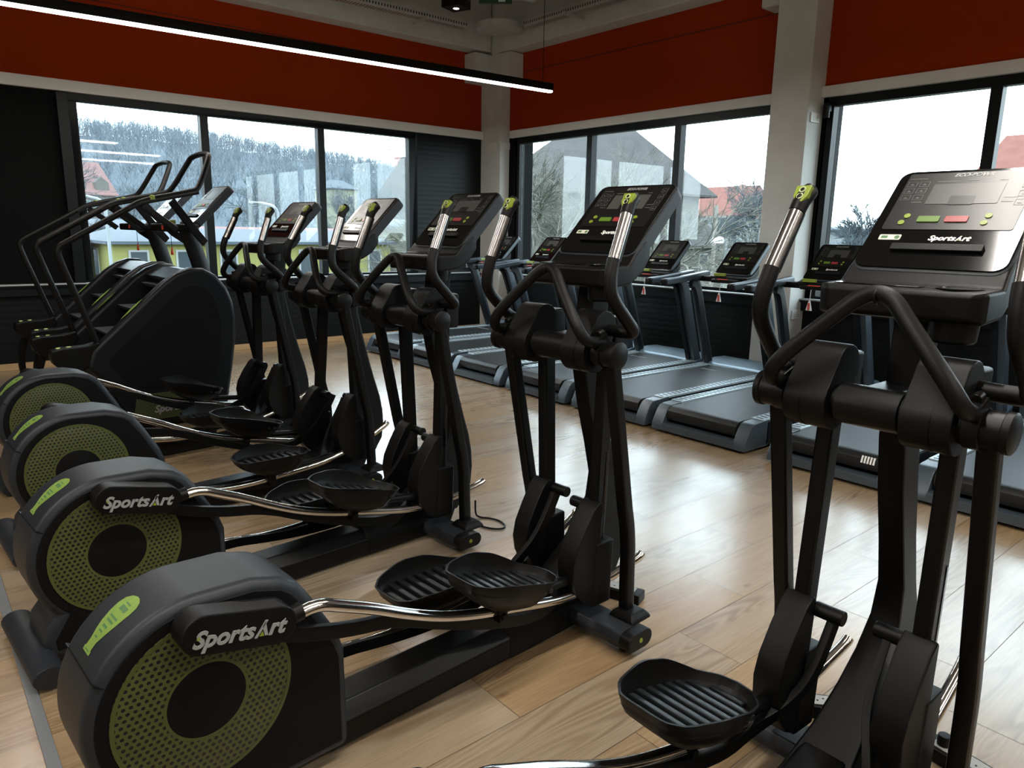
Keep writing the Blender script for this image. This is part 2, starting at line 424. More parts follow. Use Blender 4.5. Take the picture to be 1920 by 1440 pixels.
def build_floor():
    rnd = random.Random(4); vs = []; fs = []; cols = []; w = 0.2725; ln = 1.25; g = 0.0011
    known = {5: 0.092, 6: 0.60, 4: 0.898, 3: 0.323}
    j0 = int(math.floor((FY0-1.52)/w)); j1 = int(math.ceil((FY1-1.52)/w))
    for j in range(j0, j1):
        off = known.get(j+5, None)
        if off is None: off = rnd.random()*ln
        y0, y1 = max(1.52+j*w, FY0), min(1.52+(j+1)*w, FY1)
        k = int(math.floor((FX0-off)/ln))
        while off+k*ln < FX1:
            x0, x1 = max(off+k*ln, FX0), min(off+(k+1)*ln, FX1); k += 1
            if x1-x0 < 0.01: continue
            q = len(vs)
            vs += [(x0+g, y0+g, 0), (x1-g, y0+g, 0), (x1-g, y1-g, 0), (x0+g, y1-g, 0)]
            fs.append((q, q+1, q+2, q+3)); cols.append((rnd.random(), rnd.random(), rnd.random(), 1))
    q = len(vs); z = -0.002
    vs += [(FX0-.3, FY0-.3, z), (FX1+.3, FY0-.3, z), (FX1+.3, FY1+.3, z), (FX0-.3, FY1+.3, z)]
    vs += [(p[0], p[1], -0.25) for p in vs[-4:]]
    fs += [(q, q+1, q+2, q+3), (q+7, q+6, q+5, q+4)]+[(q+i, q+4+i, q+4+(i+1) % 4, q+(i+1) % 4) for i in range(4)]; cols += [(0, 0, 0, 1)]*6
    me = bpy.data.meshes.new('floor'); me.from_pydata(vs, [], fs)
    ca = me.color_attributes.new('plank', 'FLOAT_COLOR', 'CORNER')
    for p in me.polygons:
        for li in p.loop_indices: ca.data[li].color = cols[p.index]
        p.material_index = 1 if p.index >= len(fs)-6 else 0
    me.materials.append(floor_material()); me.materials.append(mat('floor_joint', (0.07, 0.045, 0.03), 0.8))
    place('floor', me, kind='structure')
build_floor()
b = MB(); b.box((0.178, 0.9, 0.002), (0.034, 8.6, 0.006)); b.build('trim_1', mat('grey_floor_profile', (0.20, 0.21, 0.22), 0.4, 0.3), bevel=0.002, kind='structure')

# ------------------------------------------------------------------ room shell
YW, XW = 8.95, 7.05
ZT = 4.9
def struct(name, b, m, **k): return b.build(name, m, kind='structure', **k)
# left wall (runs along x at y = YW)
b = MB()
b.box(((FX0+XW)/2, YW+0.15, 0.43), (XW-FX0+.6, 0.3, 0.86), mi=0)
b.box(((FX0+1.5)/2, YW+0.15, 1.84), (1.5-FX0, 0.3, 1.96), mi=1)
b.box(((5.76+XW+.3)/2, YW+0.15, 1.84), (XW+.3-5.76, 0.3, 1.96), mi=0)
b.box(((FX0+XW)/2, YW+0.15, (2.82+ZT)/2), (XW-FX0+.6, 0.3, ZT-2.82), mi=2)
struct('wall_left', b, [DARKP, DARKW, RED])
b = MB()
b.box(((FX0+6.88)/2, YW-0.02, 2.855), (6.88-FX0, 0.06, 0.11))
struct('trim_2', b, BAND, bevel=0.003)
b = MB()
b.box(((FX0+6.88)/2, YW-0.03, 0.80), (6.88-FX0, 0.06, 0.09)); b.box(((FX0+6.88)/2, YW-0.04, 0.855), (6.88-FX0, 0.10, 0.02))
struct('trim_3', b, FRAME, bevel=0.004)
b = MB(); b.box(((FX0+6.88)/2, YW-0.009, 0.035), (6.88-FX0, 0.018, 0.07)); struct('baseboard_left', b, WOODB, bevel=0.003)
b = MB(); b.box(((FX0+6.6)/2, YW-0.0025, 3.72), (6.6-FX0, 0.005, 0.012)); struct('trim_7', b, mat('panel_joint', (0.12, 0.015, 0.004), 0.8))
# right wall (runs along y at x = XW)
b = MB()
b.box((XW+0.15, (FY0+YW)/2, 0.43), (0.3, YW-FY0, 0.86), mi=0)
b.box((XW+0.15, (8.32+YW)/2, 1.84), (0.3, YW-8.32, 1.96), mi=1)
b.box((XW+0.15, 3.98, 1.84), (0.3, 0.52, 1.96), mi=1)
b.box((XW+0.15, (FY0-1.6)/2, 1.84), (0.3, -1.6-FY0, 1.96), mi=1)
b.box((XW+0.15, (FY0+YW)/2, (2.80+ZT)/2), (0.3, YW-FY0, ZT-2.80), mi=2)
struct('wall_right', b, [DARKP, DARKW, RED])
b = MB()
b.box((XW-0.02, (4.17+8.44)/2, 2.845), (0.06, 8.44-4.17, 0.10)); b.box((XW-0.02, (FY0+3.77)/2, 2.845), (0.06, 3.77-FY0, 0.10))
struct('trim_4', b, BAND, bevel=0.003)
b = MB()
for y0, y1 in ((4.17, 8.44), (FY0, 3.77)):
    b.box((XW-0.03, (y0+y1)/2, 0.80), (0.06, y1-y0, 0.09)); b.box((XW-0.04, (y0+y1)/2, 0.855), (0.10, y1-y0, 0.02))
struct('trim_5', b, FRAME, bevel=0.004)
b = MB()
for y0, y1 in ((4.17, 8.44), (FY0, 3.77)): b.box((XW-0.055, (y0+y1)/2, 0.872), (0.09, y1-y0, 0.014))
b.box(((FX0+6.88)/2, YW-0.055, 0.872), (6.88-FX0, 0.09, 0.014))
struct('trim_6', b, mat('pale_ledge_strip', (0.42, 0.44, 0.45), 0.4), bevel=0.003)  # pale strip laid along the ledge tops
b = MB()
b.box((XW-0.0025, (4.2+8.2)/2, 3.66), (0.005, 4.0, 0.012)); struct('trim_8', b, MATS['panel_joint'])
# windows
def window_along_x(name, x0, x1, z0, z1, mull):
    b = MB(); y = YW+0.05; t = 0.10
    b.box(((x0+x1)/2, y, z1+0.05), (x1-x0+0.22, t, 0.10)); b.box(((x0+x1)/2, y, z0-0.025), (x1-x0+0.22, t, 0.05))
    b.box((x0-0.055, y, (z0+z1)/2), (0.11, t, z1-z0)); b.box((x1+0.055, y, (z0+z1)/2), (0.11, t, z1-z0))
    for xm in mull: b.box((xm, y, (z0+z1)/2), (0.09, t, z1-z0))
    fr = b.build(name, FRAME, bevel=0.004, kind='structure')
    e = [x0]+mull+[x1]
    for a, c in zip(e, e[1:]):
        q = MB(); q.box(((a+c)/2, y+0.01, (z0+z1)/2), (c-a, 0.006, z1-z0)); q.build('pane', GLASS, fr)
window_along_x('window_1', 1.64, 5.63, 0.905, 2.72, [2.905, 4.335])
b = MB(); b.box((1.50, YW-0.02, 1.83), (0.10, 0.12, 1.9)); struct('trim_9', b, FRAME, bevel=0.004)
def window_along_y(name, y0, y1, z0, z1, mull):
    b = MB(); x = XW+0.05; t = 0.10
    b.box((x, (y0+y1)/2, z1+0.045), (t, y1-y0+0.2, 0.09)); b.box((x, (y0+y1)/2, z0-0.025), (t, y1-y0+0.2, 0.05))
    b.box((x, y0-0.05, (z0+z1)/2), (t, 0.10, z1-z0)); b.box((x, y1+0.04, (z0+z1)/2), (t, 0.08, z1-z0))
    for ym in mull: b.box((x, ym, (z0+z1)/2), (t, 0.09, z1-z0))
    fr = b.build(name, FRAME, bevel=0.004, kind='structure')
    e = [y0]+mull+[y1]
    for a, c in zip(e, e[1:]):
        q = MB(); q.box((x+0.01, (a+c)/2, (z0+z1)/2), (0.006, c-a, z1-z0)); q.build('pane', GLASS, fr)
window_along_y('window_2', 4.25, 8.27, 0.905, 2.715, [5.49, 6.89])
window_along_y('window_3', -1.6, 3.66, 0.905, 2.715, [-0.4, 0.95, 2.30])
# columns, corbels, beams
b = MB(); b.box(((6.88+XW+.1)/2, (8.50+YW+.1)/2, ZT/2), (XW+.1-6.88, YW+.1-8.50, ZT)); struct('trim_10', b, CONC, bevel=0.012)
b = MB(); b.box(((6.77+XW+.1)/2, 3.97, ZT/2), (XW+.1-6.77, 0.40, ZT)); struct('trim_11', b, CONC, bevel=0.012)
b = MB(); b.box((6.73, (8.70+YW)/2, 3.74), (0.32, YW-8.70, 0.38)); b.box(((6.80+XW)/2, 8.36, 3.72), (XW-6.80, 0.28, 0.36)); struct('trim_12', b, CONC, bevel=0.01)
b = MB(); b.box(((6.80+XW)/2, 4.27, 3.78), (XW-6.80, 0.22, 0.24)); b.box(((6.80+XW)/2, 3.68, 3.78), (XW-6.80, 0.22, 0.24)); struct('trim_13', b, CONC, bevel=0.02)
b = MB(); b.box(((FX0+6.86)/2, 8.83, 4.30), (6.86-FX0, 0.26, 0.68)); struct('trim_14', b, CONC, bevel=0.02)
b = MB(); b.box((6.93, (4.2+8.47)/2, 4.26), (0.26, 8.47-4.2, 0.70)); b.box((6.93, (FY0+3.75)/2, 4.26), (0.26, 3.75-FY0, 0.70)); struct('trim_15', b, CONC, bevel=0.02)
# ceiling and the walls behind the camera
b = MB(); b.box(((FX0+XW)/2, (FY0+YW)/2, ZT+0.1), (XW-FX0+.7, YW-FY0+.7, 0.2)); struct('ceiling', b, CEILM)
b = MB(); b.box((FX0-0.15, (FY0+YW)/2, ZT/2), (0.3, YW-FY0+.6, ZT)); struct('wall_back', b, PALE)
b = MB(); b.box(((FX0+XW)/2, FY0-0.15, ZT/2), (XW-FX0+.6, 0.3, ZT)); struct('wall_near', b, PALE)

# ------------------------------------------------------------------ lamps
def strip_lamp(p0, p1, label, watt=STRIP_WATT):
    p0, p1 = Vector(p0), Vector(p1); d = (p1-p0); ln = d.length; rz = math.atan2(d.y, d.x)
    t = empty('strip_light', (p0+p1)/2, rz, label, 'ceiling light', 'suspended strip lights')
    b = MB(); b.box((0, 0, 0.045), (ln, 0.06, 0.075)); b.build('housing', mat('black_lamp_profile', (0.004, 0.004, 0.004), 0.4, 0, 0.2), t, bevel=0.003)
    b = MB(); b.box((0, 0, -0.002), (ln-0.02, 0.05, 0.022)); b.build('diffuser', LAMPM, t, bevel=0.004)
    for s in (-1, 1):
        b = MB(); h = ZT-p0.z-0.10
        b.tube([(s*(ln/2-0.13), 0, 0.08), (s*(ln/2-0.13), 0.004, 0.08+h*0.5), (s*(ln/2-0.13), 0, 0.08+h)], 0.0035, 6); b.build('suspension_wire', TUBE, t)
    ld = bpy.data.lights.new('strip_glow', 'AREA'); ld.shape = 'RECTANGLE'; ld.size = ln-0.1; ld.size_y = 0.05
    ld.energy = watt*ln/5.0; ld.color = WARM
    lo = bpy.data.objects.new('strip_glow', ld); COL.objects.link(lo); lo.parent = t; lo.location = (0, 0, -0.02)
    return t
strip_lamp((0.79-0.6, 6.61, 3.0), (5.78, 6.25, 3.0), 'long black suspended strip light crossing the upper left of the room')
for i, (y, x0, x1) in enumerate(((3.4, -4.6, 0.2), (1.10, -1.2, 3.8), (-1.2, 0.2, 5.2), (-3.8, -4.2, 1.0), (-3.8, 2.0, 6.0))):  # strip lights out of view, added for fill; second inferred from console glare
    strip_lamp((x0, y, 3.1), (x1, y-0.1, 3.1), ('unseen strip light added over the aisle behind the rear ends of the ellipticals', 'suspended strip light overhead between the two nearest ellipticals', 'unseen strip light added to the right of the camera', 'unseen strip light added at the back of the hall on the left', 'unseen strip light added at the back of the hall on the right')[i])

# ------------------------------------------------------------------ consoles
AF = R(44.5)
def console_parts(par, O, w, h, ink, key, thick=0.055, extras=True):
    """glossy face with display, keys and word mark; O = lower centre of the face, viewer looks along +x"""
    U = Vector((0, -1, 0)); V = Vector((cos(AF), 0, sin(AF))); Nn = Vector((-sin(AF), 0, cos(AF))); O = Vector(O)
    P = lambda u, v, n: tuple(O+U*u+V*v+Nn*n)
    def rr(u0, v0, u1, v1, r, k=5):
        pts = []
        for cx, cy, a0 in ((u1-r, v1-r, 0), (u0+r, v1-r, 90), (u0+r, v0+r, 180), (u1-r, v0+r, 270)):
            for i in range(k+1):
                a = R(a0+90*i/k); pts.append((cx+r*cos(a), cy+r*sin(a)))
        return pts
    def plate(name, mats, polys, n0, n1, k, parent=par, bev=0.0):
        def mk():
            b = MB()
            for pl in polys:
                mi = 0
                if isinstance(pl, tuple): pl, mi = pl
                b.prism(pl, n0, n1, P, mi)
            return b.mesh(name, mats, bev, 2)
        return place(name, cached(key+k, mk), parent)
    hw = w/2
    body = plate('console_head', SHELL if extras else TREADSH, [rr(-hw, -0.03, hw, h, 0.035)], -thick, 0.0, 'hd', bev=0.008)
    face = plate('console_face', GLOSS, [rr(-hw+0.006, -0.02, hw-0.006, h-0.006, 0.03)], -0.001, 0.004, 'fc', bev=0.0015)
    pv0, pv1 = h*0.33, h*0.95
    scr = plate('display_film', ink, [rr(-hw+0.03*w/0.36, pv0, hw-0.03*w/0.36, pv1, 0.008)], 0.004, 0.0055, 'sc')
    u0 = -hw*0.42; u1 = hw*0.50; l0 = h*0.60; l1 = h*0.82
    plate('lcd', LCD, [rr(u0, l0, u1, l1, 0.002)], 0.0055, 0.0065, 'lc', scr)
    plate('phone_window', SCREEN, [rr(-hw*0.12, l0-h*0.01, hw*0.20, l0+h*0.085, 0.004)], 0.0065, 0.007, 'pw', scr)
    plate('start_button', LIMEB, [rr(-hw*0.40, h*0.405, -hw*0.11, h*0.465, 0.003)], 0.0055, 0.0085, 'sb', scr)
    plate('stop_button', REDB, [rr(-hw*0.04, h*0.405, hw*0.25, h*0.465, 0.003)], 0.0055, 0.0085, 'rb', scr)
    def disc(cx, cy, r): return [(cx+r*cos(2*pi*i/14), cy+r*sin(2*pi*i/14)) for i in range(14)]
    for i, (a, c) in enumerate(((-0.56, 0.47), (-0.60, 0.40), (0.48, 0.47), (0.46, 0.40))):
        plate('round_button', LIME, [disc(hw*a, h*c, 0.0080*w/0.36)], 0.0055, 0.0080, 'bt%d' % i, scr)
    # key pads and small print
    keys = []
    for c in range(2):
        for r_ in range(3):
            x = -hw*0.80+c*hw*0.17; y = h*(0.80-r_*0.075)
            keys.append([(x, y), (x+hw*0.13, y), (x+hw*0.13, y+h*0.055), (x, y+h*0.055)])
    for r_ in range(4):
        x = hw*0.70; y = h*(0.85-r_*0.09)
        keys.append([(x, y), (x+hw*0.12, y), (x+hw*0.12, y+h*0.06), (x, y+h*0.06)])
    frames = []
    for k in keys:
        (ax, ay), (bx, by) = k[0], k[2]; t = 0.0008
        frames += [[(ax, ay), (bx, ay), (bx, ay+t), (ax, ay+t)], [(ax, by-t), (bx, by-t), (bx, by), (ax, by)], [(ax, ay), (ax+t, ay), (ax+t, by), (ax, by)], [(bx-t, ay), (bx, ay), (bx, by), (bx-t, by)],
                   [(ax+0.3*(bx-ax), ay+0.3*(by-ay)), (ax+0.75*(bx-ax), ay+0.3*(by-ay)), (ax+0.5*(bx-ax), ay+0.62*(by-ay))]]
    for (a, c, ln) in ((-0.40, 0.845, 0.30), (0.0, 0.85, 0.14), (0.40, 0.845, 0.1), (-0.62, 0.62, 0.14), (0.55, 0.66, 0.16), (0.54, 0.615, 0.14), (-0.80, 0.885, 0.24)):
        frames.append([(hw*a, h*c), (hw*(a+ln), h*c), (hw*(a+ln), h*c+0.0022), (hw*a, h*c+0.0022)])
    plate('key_legends', mat('dim_print', (0.12, 0.12, 0.115), 0.4), frames, 0.0055, 0.0061, 'kl', scr)
    def eco():
        v, f = text_geo('ECO-POWR', h*0.05, 0.3, 0.0006, 0.0003)
        xm = max(p[0] for p in v)/2
        bb = MB().add([(p[0]-xm, p[1], p[2]) for p in v], f)
        return mapped(bb, P(0.02*w, h*0.90, 0.006), U, V, Nn).mesh('printed_heading', GREYLET, flat=True)
    place('printed_heading', cached(key+'eco', eco), scr)
    mark(w*0.265, P(w*0.07, h*0.245, 0.0048), U, V, Nn, [WHITE, LIME], 'word_mark', face, key+'wm')
    plate('label', CREAM, [rr(-hw*0.80, h*0.22, -hw*0.50, h*0.275, 0.003)], 0.004, 0.0048, 'lb', face)
    plate('label_print', STICKD, [disc(-hw*0.55, h*0.247, h*0.019), rr(-hw*0.77, h*0.235, -hw*0.68, h*0.262, 0.001)], 0.0048, 0.0052, 'lp', face)
    led = plate('reading_ledge', TREADDK if not extras else BLACK, [rr(-hw*0.55, h*0.10, hw*0.62, h*0.165, 0.004)], 0.004, 0.014, 'rl', face, 0.002)
    return body, face

# ------------------------------------------------------------------ elliptical trainers
HC = (-1.333, 0.37)
def elliptical(loc, rz, right_up, label, inks, tiltL=0.0, tiltR=0.0, chrome_end=0.30):
    t = empty('elliptical_trainer', (loc[0], loc[1], 0), R(rz), label, 'elliptical trainer', 'row of elliptical trainers')
    def put(name, key, fn, mats, bev=0.0, seg=2, parent=t, loc=None, roty=None):
        return place(name, cached('el_'+key, lambda: fn().mesh(name, mats, bev, seg)), parent, loc, roty)
    # rear flywheel housing
    def arc(r, a0, a1, n, c=HC): return [(c[0]+r*cos(R(a0+(a1-a0)*i/n)), c[1]+r*sin(R(a0+(a1-a0)*i/n))) for i in range(n+1)]
    def hous():
        poly = arc(0.272, 222, 92, 22)+[(-1.20, 0.637), (-1.12, 0.615), (-1.075, 0.585), (-1.035, 0.525), (-0.965, 0.40), (-0.945, 0.34), (-0.942, 0.035), (-1.575, 0.035), (-1.585, 0.09), (-1.575, 0.14)]
        return MB().prism(poly, -0.12, 0.12)
    h = put('flywheel_housing', 'hous', hous, SHELL, 0.028, 4)
    def side(s):
        def f():
            poly = arc(0.247, 228, 92, 22)+[(-1.20, 0.610), (-1.13, 0.588), (-1.10, 0.565), (-1.05, 0.49), (-0.985, 0.37), (-0.972, 0.33), (-0.97, 0.065), (-1.545, 0.065), (-1.55, 0.10)]
            return MB().prism(poly, s*0.117, s*0.1225)
        return f
    def ring(s):
        def f():
            b = MB(); o = s*0.1225
            b.lathe([(0.095, 0), (0.095, s*0.003), (0.213, s*0.003), (0.218, s*0.001), (0.218, 0)], (HC[0], o, HC[1]), n=72)
            return b
        return f
    def border(s):
        def f():
            b = MB(); o = s*0.1225
            for r0, r1 in ((0.208, 0.2175), (0.0955, 0.103)): b.lathe([(r0, s*.0031), (r0, s*.0036), (r1, s*.0036), (r1, s*.0031)], (HC[0], o, HC[1]), n=72)
            return b
        return f
    def hub(s): return lambda: MB().lathe([(0.0001, s*0.005), (0.088, s*0.005), (0.096, s*0.003), (0.097, 0)], (HC[0], s*0.1225, HC[1]), n=56)
    for s in (-1, 1):
        k = 'L' if s > 0 else 'R'
        sd = put('side_panel', 'sp'+k, side(s), SIDE, 0.002, 1)
        put('perforated_ring', 'pr'+k, ring(s), PERF, parent=sd)
        put('ring_border', 'rbd'+k, border(s), mat('plain_olive_plastic', (0.060, 0.072, 0.017), 0.4), parent=sd)
        put('hub_cap', 'hc'+k, hub(s), SIDE, parent=sd)
    def seam():
        b = MB()
        for a in (150,):
            c, s_ = cos(R(a)), sin(R(a))
            b.box((HC[0]+c*0.262, 0, HC[1]+s_*0.262), (0.024, 0.2405, 0.0018), Matrix.Rotation(-R(a), 3, 'Y'))
        return b
    put('cover_seam', 'seam', seam, TUBE, parent=h)
    def sticker(z=0.0006):
        b = MB(); rows = []
        prof = [(147, .020), (144.5, .022), (144, .017), (139, .017), (134, .024), (128, .031), (121, .036), (115, .038), (110, .034), (106.5, .022), (105, .006)]
        rr = 0.2725+z
        for a, w in [(111+(q-105)*0.78, w_*1.08) for q, w_ in prof]: rows.append([(HC[0]+rr*cos(R(a)), 0.0+w, HC[1]+rr*sin(R(a))), (HC[0]+rr*cos(R(a)), 0.0-w, HC[1]+rr*sin(R(a)))])
        return b.rings(rows, False, closed=False)
    st = put('green_sticker', 'stk', sticker, STICK, parent=h)
    def sprint():
        b = MB(); rr = 0.2737
        for a0, a1, w0, w1 in ((126, 124.6, -.020, .020), (123, 121.8, -.024, .024), (130, 128.4, -.014, .014), (117, 113.5, -.020, -.004), (117, 113.5, .000, .018), (133, 132, -.01, .012), (137, 136, -.008, .01), (145.6, 145, -.014, .014), (112, 111, -.014, .016)):
            a0, a1 = 111+(a0-105)*0.78, 111+(a1-105)*0.78
            b.quad(*[(HC[0]+rr*cos(R(a)), w*.9, HC[1]+rr*sin(R(a))) for a, w in ((a0, w0), (a0, w1), (a1, w1), (a1, w0))])
        return b
    put('sticker_print', 'stp', sprint, STICKD, parent=st)
    # rear foot
    def rfoot():
        b = MB(); b.tube([(-1.60, -0.25, 0.048), (-1.60, 0.25, 0.048)], 0, section=[(0.05*cos(2*pi*k/20), 0.038*sin(2*pi*k/20)) for k in range(20)]); b.box((-1.56, 0, 0.045), (0.12, 0.20, 0.05))
        for y in (-0.21, 0.21): b.cyl((-1.60, y, 0), (-1.60, y, 0.02), 0.022)
        return b
    put('rear_foot', 'rf', rfoot, SHELL, 0.004)
    # base beam
    def beam():
        b = MB(); sec = [(-0.088, 0.012), (-0.088, 0.085), (-0.048, 0.128), (0.048, 0.128), (0.088, 0.085), (0.088, 0.012)]
        b.rings([[(x, y, z) for y, z in sec] for x in (-0.99, -0.20)])
        return b
    put('base_beam', 'beam', beam, TUBE, 0.006)
    def bcov():
        b = MB(); rg = []
        for x, w, tw, z1, z2 in ((-0.285, .090, .045, .10, .150), (-0.20, .092, .048, .105, .165), (-0.05, .092, .055, .11, .175), (0.05, .09, .06, .11, .16), (0.16, .085, .06, .09, .13)):
            rg.append([(x, -w, .01), (x, -w, z1*0.8), (x, -tw, z2), (x, tw, z2), (x, w, z1*0.8), (x, w, .01)])
        return b.rings(rg)
    put('beam_cover', 'bcov', bcov, BLACK, 0.008)
    # front foot bar and caps
    def ffoot():
        b = MB(); b.tube([(0.10, -0.34, 0.058), (0.10, 0.34, 0.058)], 0, section=[(x*1.0, z) for x, z in ((-.062, -.028), (-.068, 0), (-.055, .028), (.055, .028), (.068, 0), (.062, -.028))])
        for y in (-0.31, 0.31): b.cyl((0.10, y, 0), (0.10, y, 0.035), 0.025)
        return b
    ff = put('front_foot_bar', 'ff', ffoot, SHELL, 0.006)
    for s in (-1, 1):
        k = 'L' if s > 0 else 'R'
        def cap(s=s):
            b = MB(); pl = [(0.10+sx*0.036+0.034*cos(R(a)), 0.058+0.034*sin(R(a))) for sx, a0 in ((1, -90), (-1, 90)) for a in [a0+180*i/8 for i in range(9)]]
            return b.prism(pl, s*0.325, s*0.375)
        c = put('foot_end_cap', 'fc'+k, cap, BLACK, 0.006, 2, ff)
        put('green_dot', 'gd'+k, lambda s=s: MB().lathe([(0.0001, s*.002), (0.009, s*.002), (0.009, -s*.004)], (0.10, s*0.375, 0.06), n=16), LIME, parent=ff)
        def leg(s=s):
            b = MB(); y = s*0.247
            pts = [(0.02, y, 1.08), (0.135, y, 0.52), (0.155, y, 0.44), (0.165, y, 0.36), (0.175, y, 0.08)]
            pts = [pts[0]]+[tuple(p) for p in chaikin(pts[1:4], 2)]+[pts[-1]]
            return b.rect(pts, 0.046, 0.046)
        lg = put('front_leg', 'leg'+k, leg, TUBE, 0.010, 2)
        def collar(s=s):
            b = MB(); b.rings([[(0.175+a, s*0.265+c, z) for a, c in ((-w, -w), (-w, w), (w, w), (w, -w))] for w, z in ((.058, .08), (.056, .094), (.044, .108), (.038, .114))])
            return b
        put('leg_collar', 'col'+k, collar, BLACK, 0.008, 2, lg)
    # mast
    def mast():
        b = MB(); rows = [(.275, .175, 1.36, .045), (.26, .155, 1.25, .040), (.245, .14, 1.12, .036), (.245, .135, 1.0, .034), (.275, .165, .86, .034), (.315, .215, .70, .034), (.355, .255, .56, .036), (.385, .245, .46, .040), (.40, .19, .37, .046), (.40, .12, .29, .054), (.38, .02, .20, .066), (.32, -.10, .13, .080), (.26, -.18, .10, .086), (.22, -.22, .02, .088)]
        rg = []
        for xf, xr, z, w in rows:
            rg.append([(xr, -w, z), (xr, w, z), (xf-0.012, w, z), (xf, w*0.7, z), (xf, -w*0.7, z), (xf-0.012, -w, z)])
        return b.rings(rg)
    ms = put('mast', 'mast', mast, BLACK, 0.010, 2)
    def fin():
        return MB().prism([(.26, .66), (.31, .64), (.405, .24), (.405, .20), (.36, .12), (.32, .06), (.20, .06), (.25, .45)], -0.018, 0.018)
    put('mast_shroud', 'fin', fin, BLACK, 0.008, 2, ms)
    put('mast_seam', 'mseam', lambda: MB().box((0.262, 0, 0.70), (0.060, 0.0690, 0.002), Matrix.Rotation(R(15), 3, 'Y')), TUBE, parent=ms)
    # crossbar with hubs
    def xbar():
        b = MB(); b.cyl((0, -0.285, 1.10), (0, 0.285, 1.10), 0.043, 32); b.cyl((0, -0.075, 1.10), (0, 0.075, 1.10), 0.050, 32)
        return b
    xb = put('crossbar', 'xb', xbar, TUBE, 0.003)
    put('crossbar_neck', 'xn', lambda: MB().box((0.09, 0, 1.10), (0.14, 0.09, 0.085)), TUBE, 0.012, 2, xb)
    for s in (-1, 1):
        k = 'L' if s > 0 else 'R'
        put('crossbar_end_cap', 'xc'+k, lambda s=s: MB().lathe([(0.044, -s*.012), (0.0465, -s*.010), (0.0465, s*.004), (0.040, s*.008), (0.0001, s*.008)], (0, s*0.289, 1.10), n=32), BLACK, parent=xb)
        def clampf(s=s):
            b = MB(); b.cyl((0, s*0.205, 1.10), (0, s*0.240, 1.10), 0.049, 28); b.box((-0.018, s*0.2225, 1.148), (0.05, 0.034, 0.03), Matrix.Rotation(R(-20), 3, 'Y'))
            b.cyl((-0.03, s*0.2225, 1.165), (-0.005, s*0.2225, 1.172), 0.012, 12)
            return b
        put('handlebar_clamp', 'cl'+k, clampf, TUBE, 0.003, 2, xb)
        def hubc(s=s):
            b = MB(); pl = []
            c0, r0, c1, r1 = (0.0, 1.095), 0.068, (0.045, 1.180), 0.058
            for i in range(13): a = R(150+ i*(150/12.0)); pl.append((c0[0]+r0*cos(a), c0[1]+r0*sin(a)))
            for i in range(13): a = R(-40+ i*(200/12.0)); pl.append((c1[0]+r1*cos(a), c1[1]+r1*sin(a)))
            b.prism(pl, s*0.085, s*0.195)
            return b
        put('pivot_cover', 'pc'+k, hubc, BLACK, 0.004, 2)
        put('pivot_cover_seam', 'ps'+k, lambda s=s: MB().lathe([(0.0695, -.001), (0.0695, .001), (0.066, .001), (0.066, -.001)], (0, s*0.150, 1.095), n=40), TUBE, parent=xb)
    # console
    def tray():
        b = MB()
        def row(x, z0, z1, w): return [(x, -w, z0), (x, -w, z1), (x, w, z1), (x, w, z0)]
        b.rings([row(0.045, 1.318, 1.378, .165), row(0.062, 1.310, 1.384, .190), (row(0.165, 1.318, 1.388, .192)), row(0.20, 1.33, 1.425, .188), row(0.255, 1.36, 1.47, .185), row(0.30, 1.41, 1.49, .18)])
        return b
    tr = put('console_tray', 'tray', tray, BLACK, 0.010, 3)
    put('cup_holder', 'cup', lambda: MB().lathe([(0.048, 1.384), (0.050, 1.3875), (0.044, 1.388), (0.041, 1.378), (0.0001, 1.377)], (0.112, -0.115, 0), 'Z', 32), GLOSS, parent=tr)
    put('cup_well', 'cupw', lambda: MB().lathe([(0.0001, 1.262), (0.042, 1.262), (0.048, 1.268), (0.052, 1.318)], (0.112, -0.115, 0), 'Z', 32), BLACK, parent=tr)
    put('tray_recess', 'trec', lambda: MB().box((0.108, 0.06, 1.3865), (0.07, 0.20, 0.002)), GLOSS, 0.0005, 1, tr)
    console_parts(t, (0.208, 0, 1.437), 0.365, 0.345, inks, 'elc'+inks.name)
    # fixed triangular handlebar
    def fixed():
        b = MB()
        pts = [(-0.005, -.222, 1.140), (-.085, -.225, 1.142), (-.112, -.200, 1.195), (-.070, -.085, 1.315), (-.042, -.028, 1.374), (-.042, .028, 1.374), (-.070, .085, 1.315), (-.112, .200, 1.195), (-.085, .225, 1.142), (-0.005, .222, 1.140)]
        b.tube(chaikin(pts, 3), 0.0195, 16); return b
    fx = put('fixed_handlebar', 'fix', fixed, RUBBER)
    put('handlebar_seam', 'fixs', lambda: MB().lathe([(0.0200, -.003), (0.0204, -.002), (0.0204, .002), (0.0200, .003)], (-.044, 0, 1.3695), 'Y', 20), TUBE, parent=fx)
    # moving arms, handles, rails, pedals on each side
    for s in (-1, 1):
        k = 'L' if s > 0 else 'R'
        upw = right_up if s < 0 else not right_up
        tilt = tiltL if s > 0 else tiltR
        ys = s*0.150
        piv = (0.115, ys, 1.10)
        def arm(s=s):
            b = MB(); b.rect([(0, 0, -0.02), (0, 0, -0.89)], 0.044, 0.062); b.box((0.028, 0, 0.03), (0.075, 0.08, 0.16)); return b
        am = put('swing_arm', 'arm'+k, arm, TUBE, 0.010, 2, t, piv, tilt)
        def slot(s=s):
            b = MB(); b.box((0.012, s*0.0225, -0.50), (0.012, 0.003, 0.24)); return b
        put('adjuster_slot', 'slot'+k, slot, GLOSS, 0.001, 1, am)
        def tear(s=s):
            b = MB(); pl = [(-.028, -.56), (-.06, -.585), (-.105, -.65), (-.145, -.72), (-.160, -.78), (-.152, -.84), (-.125, -.90), (-.085, -.945), (-.04, -.965), (-.012, -.965), (-.012, -.57)]
            b.prism(pl, -0.040, 0.040); return b
